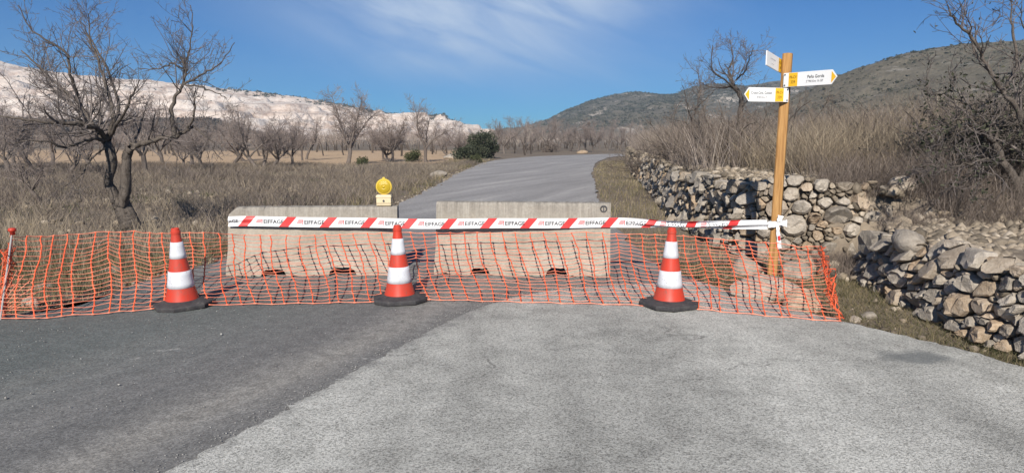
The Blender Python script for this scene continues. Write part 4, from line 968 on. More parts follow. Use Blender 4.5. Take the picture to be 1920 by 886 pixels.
# loose chippings on the asphalt
r = np.random.default_rng(87); n = 3600
x = r.uniform(-5.5, 2.4, n); y = r.uniform(2.6, 7.6, n); k = (x < np.interp(y, [2.6, 3.2, 4.35, 5.6, 6.4, 7.0, 7.6], [-1.8, -1.5, -1.05, -0.55, -0.1, 0.6, 2.0])) & (vnoise(x * 0.92 - y * 0.39, y * 0.15, 0.8, 4) > -0.25)
k |= r.uniform(0, 1, n) < 0.03
x, y = x[k], y[k]; S = r.uniform(0.002, 0.0052, len(x)) * (1 + (r.uniform(0, 1, len(x)) > 0.97) * 1.2)
V, T, t = pebbles(np.stack([x, y, 0.009 + S * 0.3], 1), S, r)
tag(tri_obj('loose_chippings', V, T, MAT_GRAVEL, tone=np.clip(t * 0.75 + 0.1, 0, 1)), 'loose pale chippings scattered over the dark asphalt', 'gravel', None, 'stuff')

r = np.random.default_rng(88); sm = catmull(seam, 60); sm = sm[(sm[:, 1] > 2.2)]
ii = r.integers(0, len(sm), 1500); q = sm[ii] + r.normal(0, 0.03, (1500, 2)) - np.abs(r.normal(0, 0.09, (1500, 1))) * np.array([[0.9, -0.4]])
S = r.uniform(0.002, 0.0055, len(q)); V, T, t = pebbles(np.stack([q[:, 0], q[:, 1], 0.006 + S * 0.3], 1), S, r, 0.5)
tag(tri_obj('seam_chippings', V, T, MAT_GRAVEL, tone=np.clip(t * 0.7 + 0.2, 0, 1)), 'stone chippings crumbling along the seam of pale and dark asphalt', 'gravel', None, 'stuff')
def rock(label, loc, size, seed, sq=(1, 0.8, 0.6), rz=0.0):
    r = np.random.default_rng(seed)
    bm = bmesh.new(); bmesh.ops.create_icosphere(bm, subdivisions=3, radius=1.0)
    ph = r.uniform(0, 50, 3)
    pl = r.normal(size=(7, 3)); pl /= np.linalg.norm(pl, axis=1)[:, None]; ofs = r.uniform(0.62, 0.95, 7)
    for v in bm.verts:
        c = np.array(v.co)
        for q, of in zip(pl, ofs):
            dd = c.dot(q) - of
            if dd > 0: c = c - q * dd * 0.85
        c = c * (1 + 0.10 * mnoise.noise(Vector(c * 2.1 + ph)) + 0.05 * mnoise.noise(Vector(c * 5 + ph)))
        v.co = Vector(c * np.array(sq) * size)
    me = bpy.data.meshes.new('rock'); bm.to_mesh(me); bm.free(); me.materials.append(MAT_STONE)
    o = link(bpy.data.objects.new('rock', me)); o.location = loc; o.rotation_euler = (r.normal(0, 0.1), r.normal(0, 0.1), rz); set_sharp(o, 35)
    return tag(o, label, 'rock', 'loose rocks')
def grock(label, u, v, size, seed, sq=(1, 0.8, 0.6), rz=0.0):
    b = px(u, v); return rock(label, (b.x, b.y, float(terrain(b.x, b.y)) + size * sq[2] * 0.35), size, seed, sq, rz)
grock('large flat brown boulder behind the net beside the signpost foot', 1432, 552, 0.36, 201, (1.15, 0.7, 0.5), 0.3)
grock('rounded boulder behind the net right of the signpost foot', 1506, 574, 0.22, 202, (1, 0.8, 0.8), 1.0)
grock('grey stone behind the net at the foot of the long wall, left of post', 1400, 512, 0.20, 203, (1, 0.8, 0.9), 0.4)
grock('pale stone at the wall foot right of the post behind the net', 1492, 516, 0.20, 204, (1, 0.9, 0.8), 2.0)
grock('round sandy stone behind the left end of the net', 58, 568, 0.085, 205, (1, 0.8, 0.9), 0.2)
grock('flat pale stone in the grass behind the left net', 80, 535, 0.10, 206, (1.3, 0.7, 0.5), 0.5)
grock('half buried tan stone behind the net left of the first cone', 212, 505, 0.12, 207, (1.3, 0.8, 0.5), 1.2)
grock('white rock in the weeds right of the lamp', 822, 330, 0.30, 208, (1.3, 0.8, 0.65), 0.4)
grock('pale boulder on the far side of the road bend', 1092, 287, 0.45, 209, (1.4, 0.8, 0.6), 0.1)
grock('pale rock heap by the evergreen bush', 852, 296, 0.6, 210, (1.6, 0.9, 0.55), 0.3)
grock('small pale stone in the grass right of the net end', 1630, 590, 0.075, 211, (1, 0.8, 0.6), 0.3)
grock('flat stone in the grass before the low wall, beyond the net end', 1604, 594, 0.06, 212, (1.4, 0.8, 0.5), 0.8)
b = px(1690, 388, 8.95); rock('big grey boulder ending the long wall at its top right', (b.x, b.y, float(terrain(b.x, b.y)) + 0.04), 0.17, 213, (1.25, 0.8, 0.7), 0.2)
b = px(1700, 470, 6.7); rock('smooth pale capstone on the near low wall', (b.x + 0.02, b.y, 0.56), 0.20, 214, (1.2, 0.8, 0.7), 1.3)
grock('tan stone lying in the verge at the bottom right', 1883, 676, 0.035, 215, (1, 0.9, 0.7), 0.1)

# ------------------------------------------------------------------ concrete barriers
def barrier(label, c, yaw, length, H, notches, seed, chip_left=False):
    r = np.random.default_rng(seed)
    root = empty('concrete_barrier', (c[0], c[1], 0), yaw)
    prof = lambda b: [(-0.285, b), (-0.28, max(0.085, b + 0.015)), (-0.175, 0.30), (-0.118, H * 0.75), (-0.102, H - 0.035), (-0.078, H - 0.006), (-0.03, H), (0.03, H), (0.078, H - 0.006), (0.102, H - 0.035), (0.118, H * 0.75), (0.175, 0.30), (0.28, max(0.085, b + 0.015)), (0.285, b)]
    xs = []
    L2 = length / 2
    cuts = []
    for (a, b_, h) in notches: cuts += [(a, 0, h), (b_, h, 0)]
    base = list(np.linspace(-L2, L2, 44)); st = []
    def bz(x):
        for a, b_, h in notches:
            if a < x < b_:
                e = min(x - a, b_ - x); return h * min(1, 0.55 + e / 0.06) + r.normal(0, 0.006)
        return 0.0
    for x in base: st.append((x, bz(x)))
    for a, b_, h in notches: st += [(a - 0.012, 0.0), (a + 0.006, h * 0.62), (b_ - 0.006, h * 0.6), (b_ + 0.015, 0.0)]
    st.sort()
    V = []; Fs = []
    for i, (x, b0) in enumerate(st):
        e = 0.0
        for j, (y, z) in enumerate(prof(b0)):
            dx = 0.0
            if i == 0: dx = 0.012
            jz = r.normal(0, 0.0022); jy = r.normal(0, 0.0022)
            if j in (0, 13) and b0 == 0: jz = abs(r.normal(0, 0.010)) if r.uniform() < 0.45 else 0
            if j in (4, 5, 8, 9) and r.uniform() < 0.10: jz -= r.uniform(0, 0.012)
            if chip_left and x < -L2 + 0.09 and j >= 3 and j <= 10: jz -= (0.09 - (x + L2)) * (0.9 if j >= 4 else 0.1)
            V.append((x, y + jy, z + jz))
    m = 14
    for i in range(len(st) - 1):
        for j in range(m): j2 = (j + 1) % m; Fs.append((i * m + j, (i + 1) * m + j, (i + 1) * m + j2, i * m + j2))
    Fs.append(tuple(range(m))); Fs.append(tuple(range((len(st) - 1) * m, len(st) * m))[::-1])
    o = mesh_obj('barrier_body', V, Fs, MAT_CONC, root); set_sharp(o, 30)
    return tag(root, label, 'barrier', 'concrete road barriers'), H, length
bl_, _, _ = barrier('lower concrete barrier carrying the yellow lamp, left of the gap', (-2.30, 8.06), R(3.8), 1.92, 0.775, [(-0.56, -0.30, 0.085), (0.20, 0.49, 0.095)], 301, True)
br2, _, _ = barrier('taller concrete barrier in the middle of the road, right of the gap', (0.13, 8.07), R(-5.5), 2.02, 0.825, [(-0.58, -0.37, 0.085), (0.29, 0.52, 0.09)], 302)
MAT_STEEL = plain('rusty_steel', (0.10, 0.075, 0.06), 0.7, 0.4, 0.4, 30)
MAT_DARKSTEEL = plain('dark_steel', (0.06, 0.06, 0.065), 0.5, 0.5, 0.3, 30)
def ring(name, R0, r0, mat, parent, loc, axis='Y', n=20, m=6):
    V = []; Fs = []
    for i in range(n):
        a = i * 2 * PI / n
        for j in range(m):
            b = j * 2 * PI / m; q = R0 + r0 * math.cos(b)
            V.append((q * math.cos(a), r0 * math.sin(b), q * math.sin(a)))
    for i in range(n):
        for j in range(m): Fs.append((i * m + j, ((i + 1) % n) * m + j, ((i + 1) % n) * m + (j + 1) % m, i * m + (j + 1) % m))
    o = mesh_obj(name, V, Fs, mat, parent, True); o.location = loc; return o
s = ring('lifting_socket', 0.034, 0.007, MAT_DARKSTEEL, br2, (0.93, -0.112, 0.76))
mesh_obj('socket_bar', [(x, y, z) for x in (-0.006, 0.006) for y in (-0.006, 0.004) for z in (-0.03, 0.03)], [(0, 1, 3, 2), (4, 6, 7, 5), (0, 4, 5, 1), (2, 3, 7, 6), (0, 2, 6, 4), (1, 5, 7, 3)], MAT_DARKSTEEL, s)

# ------------------------------------------------------------------ generic solids
def lathe(profile, n=32, close=True):
    V = []; Fs = []; m = len(profile)
    for i in range(n):
        a = 2 * PI * i / n
        for rr, z in profile: V.append((rr * math.cos(a), rr * math.sin(a), z))
    for i in range(n):
        for j in range(m - 1):
            Fs.append((i * m + j, ((i + 1) % n) * m + j, ((i + 1) % n) * m + j + 1, i * m + j + 1))
    if close:
        Fs.append(tuple(i * m for i in range(n))[::-1]); Fs.append(tuple(i * m + m - 1 for i in range(n)))
    return V, Fs
def box_vf(sx, sy, sz, bev=0.0, c=(0, 0, 0)):
    bm = bmesh.new(); bmesh.ops.create_cube(bm, size=1.0)
    for v in bm.verts: v.co = Vector((v.co.x * sx + c[0], v.co.y * sy + c[1], v.co.z * sz + c[2]))
    if bev: bmesh.ops.bevel(bm, geom=bm.edges[:], offset=bev, segments=2, affect='EDGES', profile=0.6)
    bm.verts.ensure_lookup_table(); V = [v.co[:] for v in bm.verts]; Fs = [[v.index for v in f.verts] for f in bm.faces]; bm.free(); return V, Fs
def box(name, sx, sy, sz, mat, parent, c=(0, 0, 0), bev=0.004):
    V, Fs = box_vf(sx, sy, sz, bev, c); return mesh_obj(name, V, Fs, mat, parent)

# ------------------------------------------------------------------ barrier lamp
k = M('lamp_lens', 0.25, 0.5); k.color((0.50, 0.35, 0.022)); k.b.inputs['Subsurface Weight'].default_value = 0.0
k.bump(k.voro(180, k.co((1, 1, 1))), 0.4, 0.004); MAT_LENS = k.m
MAT_LAMPY = plain('lamp_yellow_case', (0.66, 0.48, 0.07), 0.45, 0.4, 0.1, 20)
MAT_CREAM = plain('lamp_cream_box', (0.66, 0.56, 0.36), 0.5, 0.4, 0.12, 25)
lp = px(718, 381, 8.0); lamp = empty('barrier_lamp', (lp.x, 8.10, 0.776), R(3))
box('battery_box', 0.172, 0.11, 0.128, MAT_CREAM, lamp, (0, -0.02, 0.066), 0.012)
box('box_seam', 0.176, 0.114, 0.005, plain('lamp_seam', (0.20, 0.15, 0.08)), lamp, (0, -0.02, 0.032), 0.0)
box('box_lid', 0.18, 0.118, 0.022, MAT_CREAM, lamp, (0, -0.02, 0.108), 0.006)
V, Fs = lathe([(0.0, 0), (0.012, 0), (0.012, 0.01), (0.0, 0.01)], 12, False)
o = mesh_obj('key_lock', V, Fs, MAT_DARKSTEEL, lamp); o.rotation_euler = (R(90), 0, 0); o.location = (0, -0.075, 0.062)
V, Fs = lathe([(0.0, -0.03), (0.070, -0.03), (0.088, -0.018), (0.094, -0.005), (0.094, 0.012), (0.086, 0.02), (0.0, 0.02)], 36, False)
o = mesh_obj('lamp_housing', V, Fs, MAT_LAMPY, lamp, True); o.rotation_euler = (R(90), 0, 0); o.location = (0, -0.01, 0.222); set_sharp(o, 40)
V, Fs = lathe([(0.0, 0.050), (0.012, 0.049), (0.019, 0.034), (0.024, 0.034), (0.030, 0.044), (0.036, 0.036), (0.046, 0.041), (0.052, 0.032), (0.062, 0.036), (0.068, 0.024), (0.078, 0.024), (0.080, 0.016)], 36, False)
o = mesh_obj('lens', V, Fs, MAT_LENS, lamp, True); o.rotation_euler = (R(90), 0, 0); o.location = (0, -0.01, 0.222)
box('top_clip', 0.03, 0.03, 0.018, MAT_LAMPY, lamp, (0, -0.01, 0.323), 0.004)
tb = Tubes(); tb.add([(0.09, 0.05, 0.13), (0.105, 0.05, 0.05), (0.11, 0.02, -0.02), (0.125, -0.02, -0.05), (0.128, -0.05, -0.2), (0.13, -0.07, -0.34)], [0.006] * 6, 6); tb.obj('bracket', MAT_STEEL, lamp)
tag(lamp, 'round yellow warning lamp on a cream battery box atop the barrier', 'lamp')

# ------------------------------------------------------------------ cones
def shifted(k, sc=(1, 1, 1)):
    ad = k.n('ShaderNodeVectorMath', operation='ADD'); cb_ = k.n('ShaderNodeCombineXYZ'); rr_ = k.math('MULTIPLY', k.rand(), 37.0)
    for i_ in range(3): k.l(rr_, cb_.inputs[i_])
    k.l(k.co(sc), ad.inputs[0]); k.l(cb_.outputs[0], ad.inputs[1]); return ad.outputs[0]
k = M('cone_orange', 0.45, 0.4); sh = shifted(k); n1 = k.noise(9, 5, 0.6, sh); n2 = k.noise(24, 6, 0.7, shifted(k, (1, 1, 0.35)))
c = k.mix(k.ramp(n1, [(0.4, 0.0), (0.72, 0.5)]), (0.56, 0.048, 0.024), (0.38, 0.085, 0.06)); c = k.mix(k.ramp(n2, [(0.56, 0.0), (0.70, 0.6)]), c, (0.20, 0.10, 0.075)); k.color(c); MAT_ORANGE = k.m
k = M('reflective_white', 0.5, 0.4)
p = k.xyz(); cx = k.math('ARCTAN2', p[0], p[1]); cb = k.n('ShaderNodeCombineXYZ'); k.l(k.math('MULTIPLY', cx, 2.2), cb.inputs[0]); k.l(k.math('MULTIPLY', p[2], 26.0), cb.inputs[1])
dots = k.ramp(k.voro(1.9, cb.outputs[0]), [(0.10, 1.0), (0.18, 0.0)]); sel = k.ramp(k.noise(16, 2), [(0.48, 0.0), (0.56, 1.0)])
k.color(k.mix(k.math('MULTIPLY', k.math('MULTIPLY', dots, sel), 0.85), k.ramp(k.noise(10, 5, 0.65, shifted(k, (1, 1, 0.5))), [(0.3, (0.48, 0.485, 0.50)), (0.5, (0.64, 0.65, 0.68)), (0.75, (0.72, 0.73, 0.76))]), (0.22, 0.22, 0.24))); MAT_REFL = k.m
k = M('black_rubber', 0.8, 0.3); k.color(k.ramp(k.noise(14, 6, 0.7, shifted(k)), [(0.35, (0.038, 0.036, 0.040)), (0.6, (0.07, 0.066, 0.066)), (0.75, (0.15, 0.135, 0.12))])); MAT_RUBBER = k.m
CONE_R = [(0.05, 0.150), (0.062, 0.146), (0.177, 0.116), (0.33, 0.094), (0.45, 0.072), (0.60, 0.050), (0.668, 0.040)]
def cone_r(z): return np.interp(z, [q[0] for q in CONE_R], [q[1] for q in CONE_R])
def make_cone():
    root = empty('traffic_cone')
    prof = [(cone_r(z), z) for z in np.linspace(0.05, 0.668, 14)] + [(0.040, 0.672), (0.043, 0.676), (0.043, 0.700), (0.037, 0.706), (0.036, 0.722), (0.031, 0.728), (0.024, 0.728), (0.022, 0.70)]
    V, Fs = lathe(prof, 36, False); o = mesh_obj('cone_body', V, Fs, MAT_ORANGE, root); set_sharp(o, 35)
    for z0, z1 in ((0.177, 0.33), (0.45, 0.60)):
        zz = np.linspace(z0, z1, 5); pr = [(cone_r(z0) - 0.001, z0 - 0.001)] + [(cone_r(z) + 0.003, z) for z in zz] + [(cone_r(z1) - 0.001, z1 + 0.001)]
        V, Fs = lathe(pr, 36, False); mesh_obj('reflective_band', V, Fs, MAT_REFL, root, True)
    # eight-sided rubber foot with sloping shoulder
    V = []; Fs = []
    def octo(s, z, ch=0.30):
        a = s; b = s * (1 - ch * 1.55); return [(a, -b, z), (a, b, z), (b, a, z), (-b, a, z), (-a, b, z), (-a, -b, z), (-b, -a, z), (b, -a, z)]
    lev = [(0.243, 0.0), (0.247, 0.012), (0.247, 0.030), (0.240, 0.040), (0.205, 0.048), (0.165, 0.060), (0.150, 0.062)]
    for s_, z in lev: V += octo(s_, z)
    for i in range(len(lev) - 1):
        for j in range(8): Fs.append((i * 8 + j, i * 8 + (j + 1) % 8, i * 8 + 8 + (j + 1) % 8, i * 8 + 8 + j))
    Fs.append(tuple(range(8))[::-1]); Fs.append(tuple(range((len(lev) - 1) * 8, len(lev) * 8)))
    o = mesh_obj('rubber_foot', V, Fs, MAT_RUBBER, root); set_sharp(o, 25)
    return root
cone0 = make_cone()
def place_cone(o, u, v, rz, tilt, label):
    b = px(u, v); o.location = (b.x, b.y, 0.006 + (0.006 if abs(tilt[0]) + abs(tilt[1]) > 0.02 else 0.002)); o.rotation_euler = (tilt[0], tilt[1], rz)
    tag(o, label, 'traffic cone', 'traffic cones before the net')
place_cone(cone0, 343, 573, R(38), (R(1.5), R(-2.0)), 'orange and white cone at the left end, in front of the bare tree')
place_cone(copy_tree(cone0, (0, 0, 0), 0, 1), 750, 563, R(12), (0.0, R(-0.8)), 'orange and white cone in the middle, before the gap between the barriers')
place_cone(copy_tree(cone0, (0, 0, 0), 0, 1), 1254, 574, R(25), (R(-0.8), R(1.2)), 'orange and white cone on the right, nearest to the signpost')

# ------------------------------------------------------------------ orange safety net
k = M('net_orange', 0.5, 0.35); k.color(k.ramp(k.noise(3, 3), [(0.3, (0.68, 0.10, 0.038)), (0.7, (0.80, 0.16, 0.065))])); MAT_NET = k.m
k = M('net_orange_thin', 0.5, 0.35); k.color(k.ramp(k.noise(3, 3), [(0.3, (0.80, 0.22, 0.13)), (0.7, (0.86, 0.32, 0.20))])); MAT_NETH = k.m
top_c = [(22, 441, 6.15), (70, 442, 6.3), (150, 437, 6.6), (260, 434, 6.85), (380, 437, 7.1), (450, 440, 7.45), (560, 441, 7.66), (740, 436, 7.72), (860, 436, 7.74), (960, 436, 7.72), (1160, 437, 7.66), (1270, 440, 7.4), (1340, 448, 7.15), (1430, 455, 7.05), (1536, 462, 6.75)]
bot_c = [(2, 596), (60, 598), (120, 592), (200, 587), (300, 578), (420, 571), (560, 569), (700, 566), (820, 562), (960, 566), (1160, 571), (1300, 579), (1440, 592), (1572, 603)]
TU = np.array([q[0] for q in top_c]); BU = np.array([q[0] for q in bot_c])
TP = np.array([px(*q) for q in top_c]); BP = np.array([px(u, v, None, 0.012) for u, v in bot_c])
def net_top(u): return np.array([np.interp(u, TU, TP[:, i]) for i in range(3)])
def net_bot(u): return np.array([np.interp(u, BU, BP[:, i]) for i in range(3)])
r = np.random.default_rng(401)
NCOL, NROW = 60, 20
shear = lambda a: 26 * math.sin(PI * min(1, a * 1.15)) 
G = np.zeros((NCOL, NROW, 3))
jit = r.normal(0, 2.6, NCOL)
for i in range(NCOL):
    a = i / (NCOL - 1); ut = 22 + (1536 - 22) * a + (jit[i] if 0 < i < NCOL - 1 else 0); ub = 2 + (1572 - 2) * a + shear(a) + (jit[i] + r.normal(0, 2.5) if 0 < i < NCOL - 1 else 0)
    A = net_top(ut); B = net_bot(min(ub, 1572))
    sag = 0.05 + 0.03 * math.sin(i * 0.7) + 0.02 * r.normal()
    for j in range(NROW):
        t = j / (NROW - 1); P = A * (1 - t) + B * t
        P = P + np.array([0.018 * math.sin(2 * PI * t + i * 0.45), -sag * 0.4 * math.sin(PI * t), -sag * math.sin(PI * t) * (1 - t) * 0.9 + 0.012 * math.sin(9 * t + i * 0.8) * (1 - t) * min(1, 4 * t)])
        if j == 0: P[2] += r.normal(0, 0.002)
        P[2] = max(P[2], 0.010 + 0.006 * (i % 3)); G[i, j] = P + r.normal(0, 0.004, 3) * (0 if j == NROW - 1 else 1)
        G[i, j, 2] = max(G[i, j, 2], 0.011)
net = empty('safety_net', (0, 6.5, 0)); nl = np.array([0, 6.5, 0])
for i in range(NCOL):
    tb = Tubes(); P = resample(catmull(G[i] - nl, 2), NROW * 2 - 1); rr = np.array([0.0080 if k % 2 == 0 else 0.0050 for k in range(len(P))]) * (1.25 if i in (0, NCOL - 1) else 1)
    tb.add(P, rr, 4); tb.obj('vertical_strand', MAT_NET, net, False)
for j in range(NROW):
    tb = Tubes(); row_ = G[:, j] - nl; P = []; rr = []
    for i in range(NCOL - 1):
        a, b = row_[i], row_[i + 1]; sg = r.uniform(-0.004, 0.013)
        for t in (0.0, 0.12, 0.5, 0.88):
            q = a * (1 - t) + b * t; q[2] -= sg * 4 * t * (1 - t) if (q[2] > 0.03) else 0; P.append(q); rr.append(0.0062 if t == 0 else (0.0034 if t != 0.5 else 0.0024))
    P.append(row_[-1]); rr.append(0.005)
    tb.add(P, np.array(rr) * (1.5 if j in (0, NROW - 1) else 1.0), 4); tb.obj('horizontal_strand', MAT_NETH, net, False)
# bunched ends wound round the stakes
def tangle(name, A, B, n, spread, seed):
    r = np.random.default_rng(seed); tb = Tubes()
    for _ in range(n):
        t0 = r.uniform(0, 0.85); ln = r.uniform(0.06, 0.4); P = []
        c = r.normal(0, spread * 0.6, 3); 
        for k in range(8):
            t = min(1, t0 + ln * k / 7); q = np.array(A) * (1 - t) + np.array(B) * t + c * math.sin(k * 1.1) + r.normal(0, spread * 0.35, 3); q[2] = max(q[2], 0.012); P.append(q)
        tb.add(np.array(P) - nl, np.full(8, r.uniform(0.0025, 0.0055)), 4)
    return tb.obj(name, MAT_NET, net, False)
eA, eB = px(1538, 462, 6.75), px(1574, 604, None, 0.012)
o = tangle('tangled_end', eA, eB, 26, 0.045, 402); o['label'] = 'bunched torn end of the orange net'
sA, sB = px(20, 452, 6.1), px(2, 590, None, 0.02)
o = tangle('wound_end', sA, sB, 40, 0.05, 403); o['label'] = 'orange net wound round the left stake'
# radiating strands gathered at the foot of the left stake
tb = Tubes(); ft = px(-6, 590, None, 0.03)
for k in range(9):
    e = net_bot(8 + k * 7) + np.array([0, 0.06 + 0.03 * k, 0.10 + 0.05 * (8 - k)]); tb.add(np.array([ft, (np.array(ft) + e) / 2 + np.array([0, 0, 0.02]), e]) - nl, [0.003] * 3, 4)
tb.obj('gathered_strands', MAT_NETH, net, False)
tag(net, 'sagging orange plastic mesh netting stretched across the road behind the cones', 'safety net')

# stakes holding the net
a, b = px(23, 434, 6.12), px(-2, 600)
stake = empty('net_stake', (b.x, b.y, 0)); tb = Tubes(); tb.add([np.array((b.x, b.y, -0.05)) - np.array(stake.location), np.array(a) - np.array(stake.location)], [0.009, 0.009], 8)
tb.obj('steel_rod', plain('galvanised_rod', (0.30, 0.28, 0.27), 0.45, 0.5, 0.2, 30), stake)
V, Fs = lathe([(0.0, -0.03), (0.020, -0.03), (0.021, 0.0), (0.031, 0.004), (0.033, 0.02), (0.026, 0.032), (0.0, 0.034)], 18, False)
o = mesh_obj('safety_cap', V, Fs, MAT_ORANGE, stake, True); o.location = Vector(a) - stake.location
tag(stake, 'leaning steel stake with orange cap at the left end of the net', 'stake')
a, b = px(1540, 458, 6.78), px(1578, 602)
stake = empty('net_stake', (b.x, b.y, 0)); tb = Tubes(); tb.add([np.array((b.x, b.y, -0.05)) - np.array(stake.location), np.array(a) - np.array(stake.location)], [0.008, 0.008], 6)
tb.obj('steel_rod', MAT_STEEL, stake); tag(stake, 'thin leaning rusty stake under the bunched right end of the net', 'stake')

# ------------------------------------------------------------------ lettering
def text_mesh(body, size, align='CENTER', bold=0.0):
    cu = bpy.data.curves.new('lettering', 'FONT'); cu.body = body; cu.size = size; cu.align_x = align; cu.align_y = 'CENTER'; cu.resolution_u = 3; cu.offset = bold
    o = bpy.data.objects.new('lettering', cu); COL.objects.link(o)
    dg = bpy.context.evaluated_depsgraph_get(); me = o.evaluated_get(dg).to_mesh()
    V = np.array([v.co[:] for v in me.vertices]); Fs = [tuple(p.vertices) for p in me.polygons]
    o.evaluated_get(dg).to_mesh_clear(); bpy.data.objects.remove(o); bpy.data.curves.remove(cu); return V, Fs
MAT_INK = plain('black_ink', (0.03, 0.03, 0.035), 0.6, 0.3, 0.2)
MAT_GREYINK = plain('grey_ink', (0.16, 0.16, 0.17), 0.6, 0.3, 0.2)
MAT_BROWNINK = plain('brown_ink', (0.16, 0.075, 0.015), 0.6, 0.3, 0.2)
MAT_RED = plain('tape_red', (0.62, 0.05, 0.05), 0.45, 0.4, 0.15)
k = M('tape_white', 0.42, 0.4); k.color(k.ramp(k.noise(5, 5), [(0.3, (0.72, 0.72, 0.73)), (0.7, (0.82, 0.82, 0.82))])); k.bump(k.noise(30, 4, 0.6, k.co((0.4, 1, 1.5))), 0.25, 0.006); MAT_TAPE = k.m

# ------------------------------------------------------------------ warning tape
tape_px = [(428, 415.5, 7.84), (470, 415, 7.84), (600, 417, 7.87), (740, 418.5, 7.90), (880, 418, 7.88), (1040, 418, 7.85), (1150, 418, 7.82), (1230, 420, 7.80), (1330, 421, 7.77), (1440, 420.5, 7.73)]
TPp = catmull([np.array(px(*q)) for q in tape_px], 30)
TL = np.r_[0, np.cumsum(np.linalg.norm(np.diff(TPp, axis=0), axis=1))]; TLEN = TL[-1]
HALF = 0.057
u2s = lambda u: float(np.interp(px(u, 418, 7.85).x, TPp[:, 0], TL))
twist0, twist1 = u2s(1150), u2s(1300)
def tape(s, t, d=0.0):
    """s along, t = -1..1 across, d off the face"""
    c = np.array([np.interp(s, TL, TPp[:, i]) for i in range(3)])
    c[2] += 0.005 * math.sin(s * 1.7) + 0.003 * math.sin(s * 4.3 + 1)
    q = float(sstep(twist0, twist1, s)); e = float(sstep(0.0, 0.5, 0.5 - s))
    hh = HALF * (1 - 0.16 * q)
    wave = 0.004 * math.sin(s * 3.1) + 0.003 * math.sin(s * 7.7 + t)
    fold = 0.030 * q * math.sin(t * 4.2 + 1.2 * math.sin(s * 1.7) + 2.2 * q) + 0.010 * e * math.sin(t * 5)
    a = 0.10 * math.sin(s * 0.9) + 0.25 * q * math.sin(s * 2.3)
    n = np.array([0, -math.cos(a), math.sin(a)]); v = np.array([0, math.sin(a), math.cos(a)])
    v = v * (1 - 0.12 * q * math.cos(3 * t + s * 2))
    return c + v * (t * hh) + n * (wave + fold + d)
tp = empty('warning_tape', tuple(TPp[0])); tl = np.array(TPp[0])
ns_, nt_ = 260, 12
V = []; Fs = []
for side, d in ((0, 0.0), (1, -0.0012)):
    for i in range(ns_ + 1):
        for j in range(nt_ + 1): V.append(tape(TLEN * i / ns_, -1 + 2 * j / nt_, d) - tl)
st = nt_ + 1; off = (ns_ + 1) * st
for i in range(ns_):
    for j in range(nt_):
        a = i * st + j; Fs.append((a, a + st, a + st + 1, a + 1)); Fs.append((off + a, off + a + 1, off + a + st + 1, off + a + st))
mesh_obj('tape_strip', V, Fs, MAT_TAPE, tp, True)
def on_tape(name, P2, Fs, mat, parent=tp):
    """flat print: 2-D points (metres along, across) laid onto the strip"""
    return mesh_obj(name, [tape(min(max(s, 0), TLEN), max(-1, min(1, y / HALF)), 0.0022) - tl for s, y in P2], Fs, mat, parent)
EIV, EIF = text_mesh('EIFFAGE', 0.064, 'LEFT', 0.0011); wE = EIV[:, 0].max() - EIV[:, 0].min()
AGV, AGF = text_mesh('AGE', 0.064, 'LEFT', 0.0011); wA = AGV[:, 0].max()
def grid_quad(x0, x1, y0, y1, sl=0.0, nx=3, ny=8):
    P = []; Fs = []
    for i in range(nx + 1):
        for j in range(ny + 1):
            y = y0 + (y1 - y0) * j / ny; P.append((x0 + (x1 - x0) * i / nx + sl * y, y))
    for i in range(nx):
        for j in range(ny): a = i * (ny + 1) + j; Fs.append((a, a + ny + 1, a + ny + 2, a + 1))
    return P, Fs
def join2(parts):
    P = []; Fs = []
    for p, f in parts: Fs += [tuple(i + len(P) for i in q) for q in f]; P += list(p)
    return P, Fs
pitch = (u2s(1140) - u2s(462)) / 9.0; s0 = u2s(464)
kx = 0.225 / wE
P2 = [(0.005 + x * 0.9, y * 0.85) for x, y, _ in AGV]; on_tape('lettering', P2, AGF, MAT_INK)
for kk in range(0, 13):
    c = s0 + pitch * kk
    if c > TLEN - 0.25: break
    on_tape('red_stripe', *grid_quad(c - 0.052, c + 0.052, -HALF, HALF, 0.85, 5, 10), MAT_RED)
    if c + 0.42 > TLEN: break
    P2 = [(c + 0.185 + x * kx, y * 0.95 - 0.004) for x, y, _ in EIV]; on_tape('lettering', P2, EIF, MAT_INK)
    x0 = c + 0.108
    bars = [grid_quad(x0 + 0.012, x0 + 0.066, 0.020, 0.026, 0.1, 2, 1), grid_quad(x0 + 0.005, x0 + 0.060, 0.008, 0.014, 0.1, 2, 1), grid_quad(x0, x0 + 0.056, -0.004, 0.002, 0.1, 2, 1), grid_quad(x0 - 0.004, x0 + 0.052, -0.016, -0.010, 0.1, 2, 1), grid_quad(x0 + 0.060, x0 + 0.067, -0.026, 0.026, 0.1, 1, 3)]
    on_tape('logo', *join2(bars), MAT_RED)

# ------------------------------------------------------------------ trail signpost
MAT_POST = None
k = M('treated_pine', 0.75, 0.25); gr = k.noise(3.0, 6, 0.6, k.co((14, 14, 0.7)), 0.8); kn = k.noise(7, 3, 0.5, k.co((1, 1, 0.6)))
c = k.ramp(gr, [(0.3, (0.25, 0.125, 0.042)), (0.5, (0.42, 0.225, 0.08)), (0.7, (0.52, 0.30, 0.115))]); c = k.mix(k.ramp(kn, [(0.66, 0.0), (0.74, 0.7)]), c, (0.17, 0.085, 0.035)); k.color(c); k.bump(gr, 0.3, 0.005); MAT_POST = k.m
pb = px(1448, 516); ptop = px(1477, 101, 7.86)
sp_root = empty('signpost', (pb.x, pb.y, 0)); spl = Vector(sp_root.location)
ax = (Vector(ptop) - Vector((pb.x, pb.y, 0))); ph = ax.length
pr = 0.050; V = []; Fs = []; nseg = 12
axis = ax.normalized(); e1 = Vector((math.cos(R(-28)), math.sin(R(-28)), 0)); e1 = (e1 - axis * e1.dot(axis)).normalized(); e2 = axis.cross(e1)
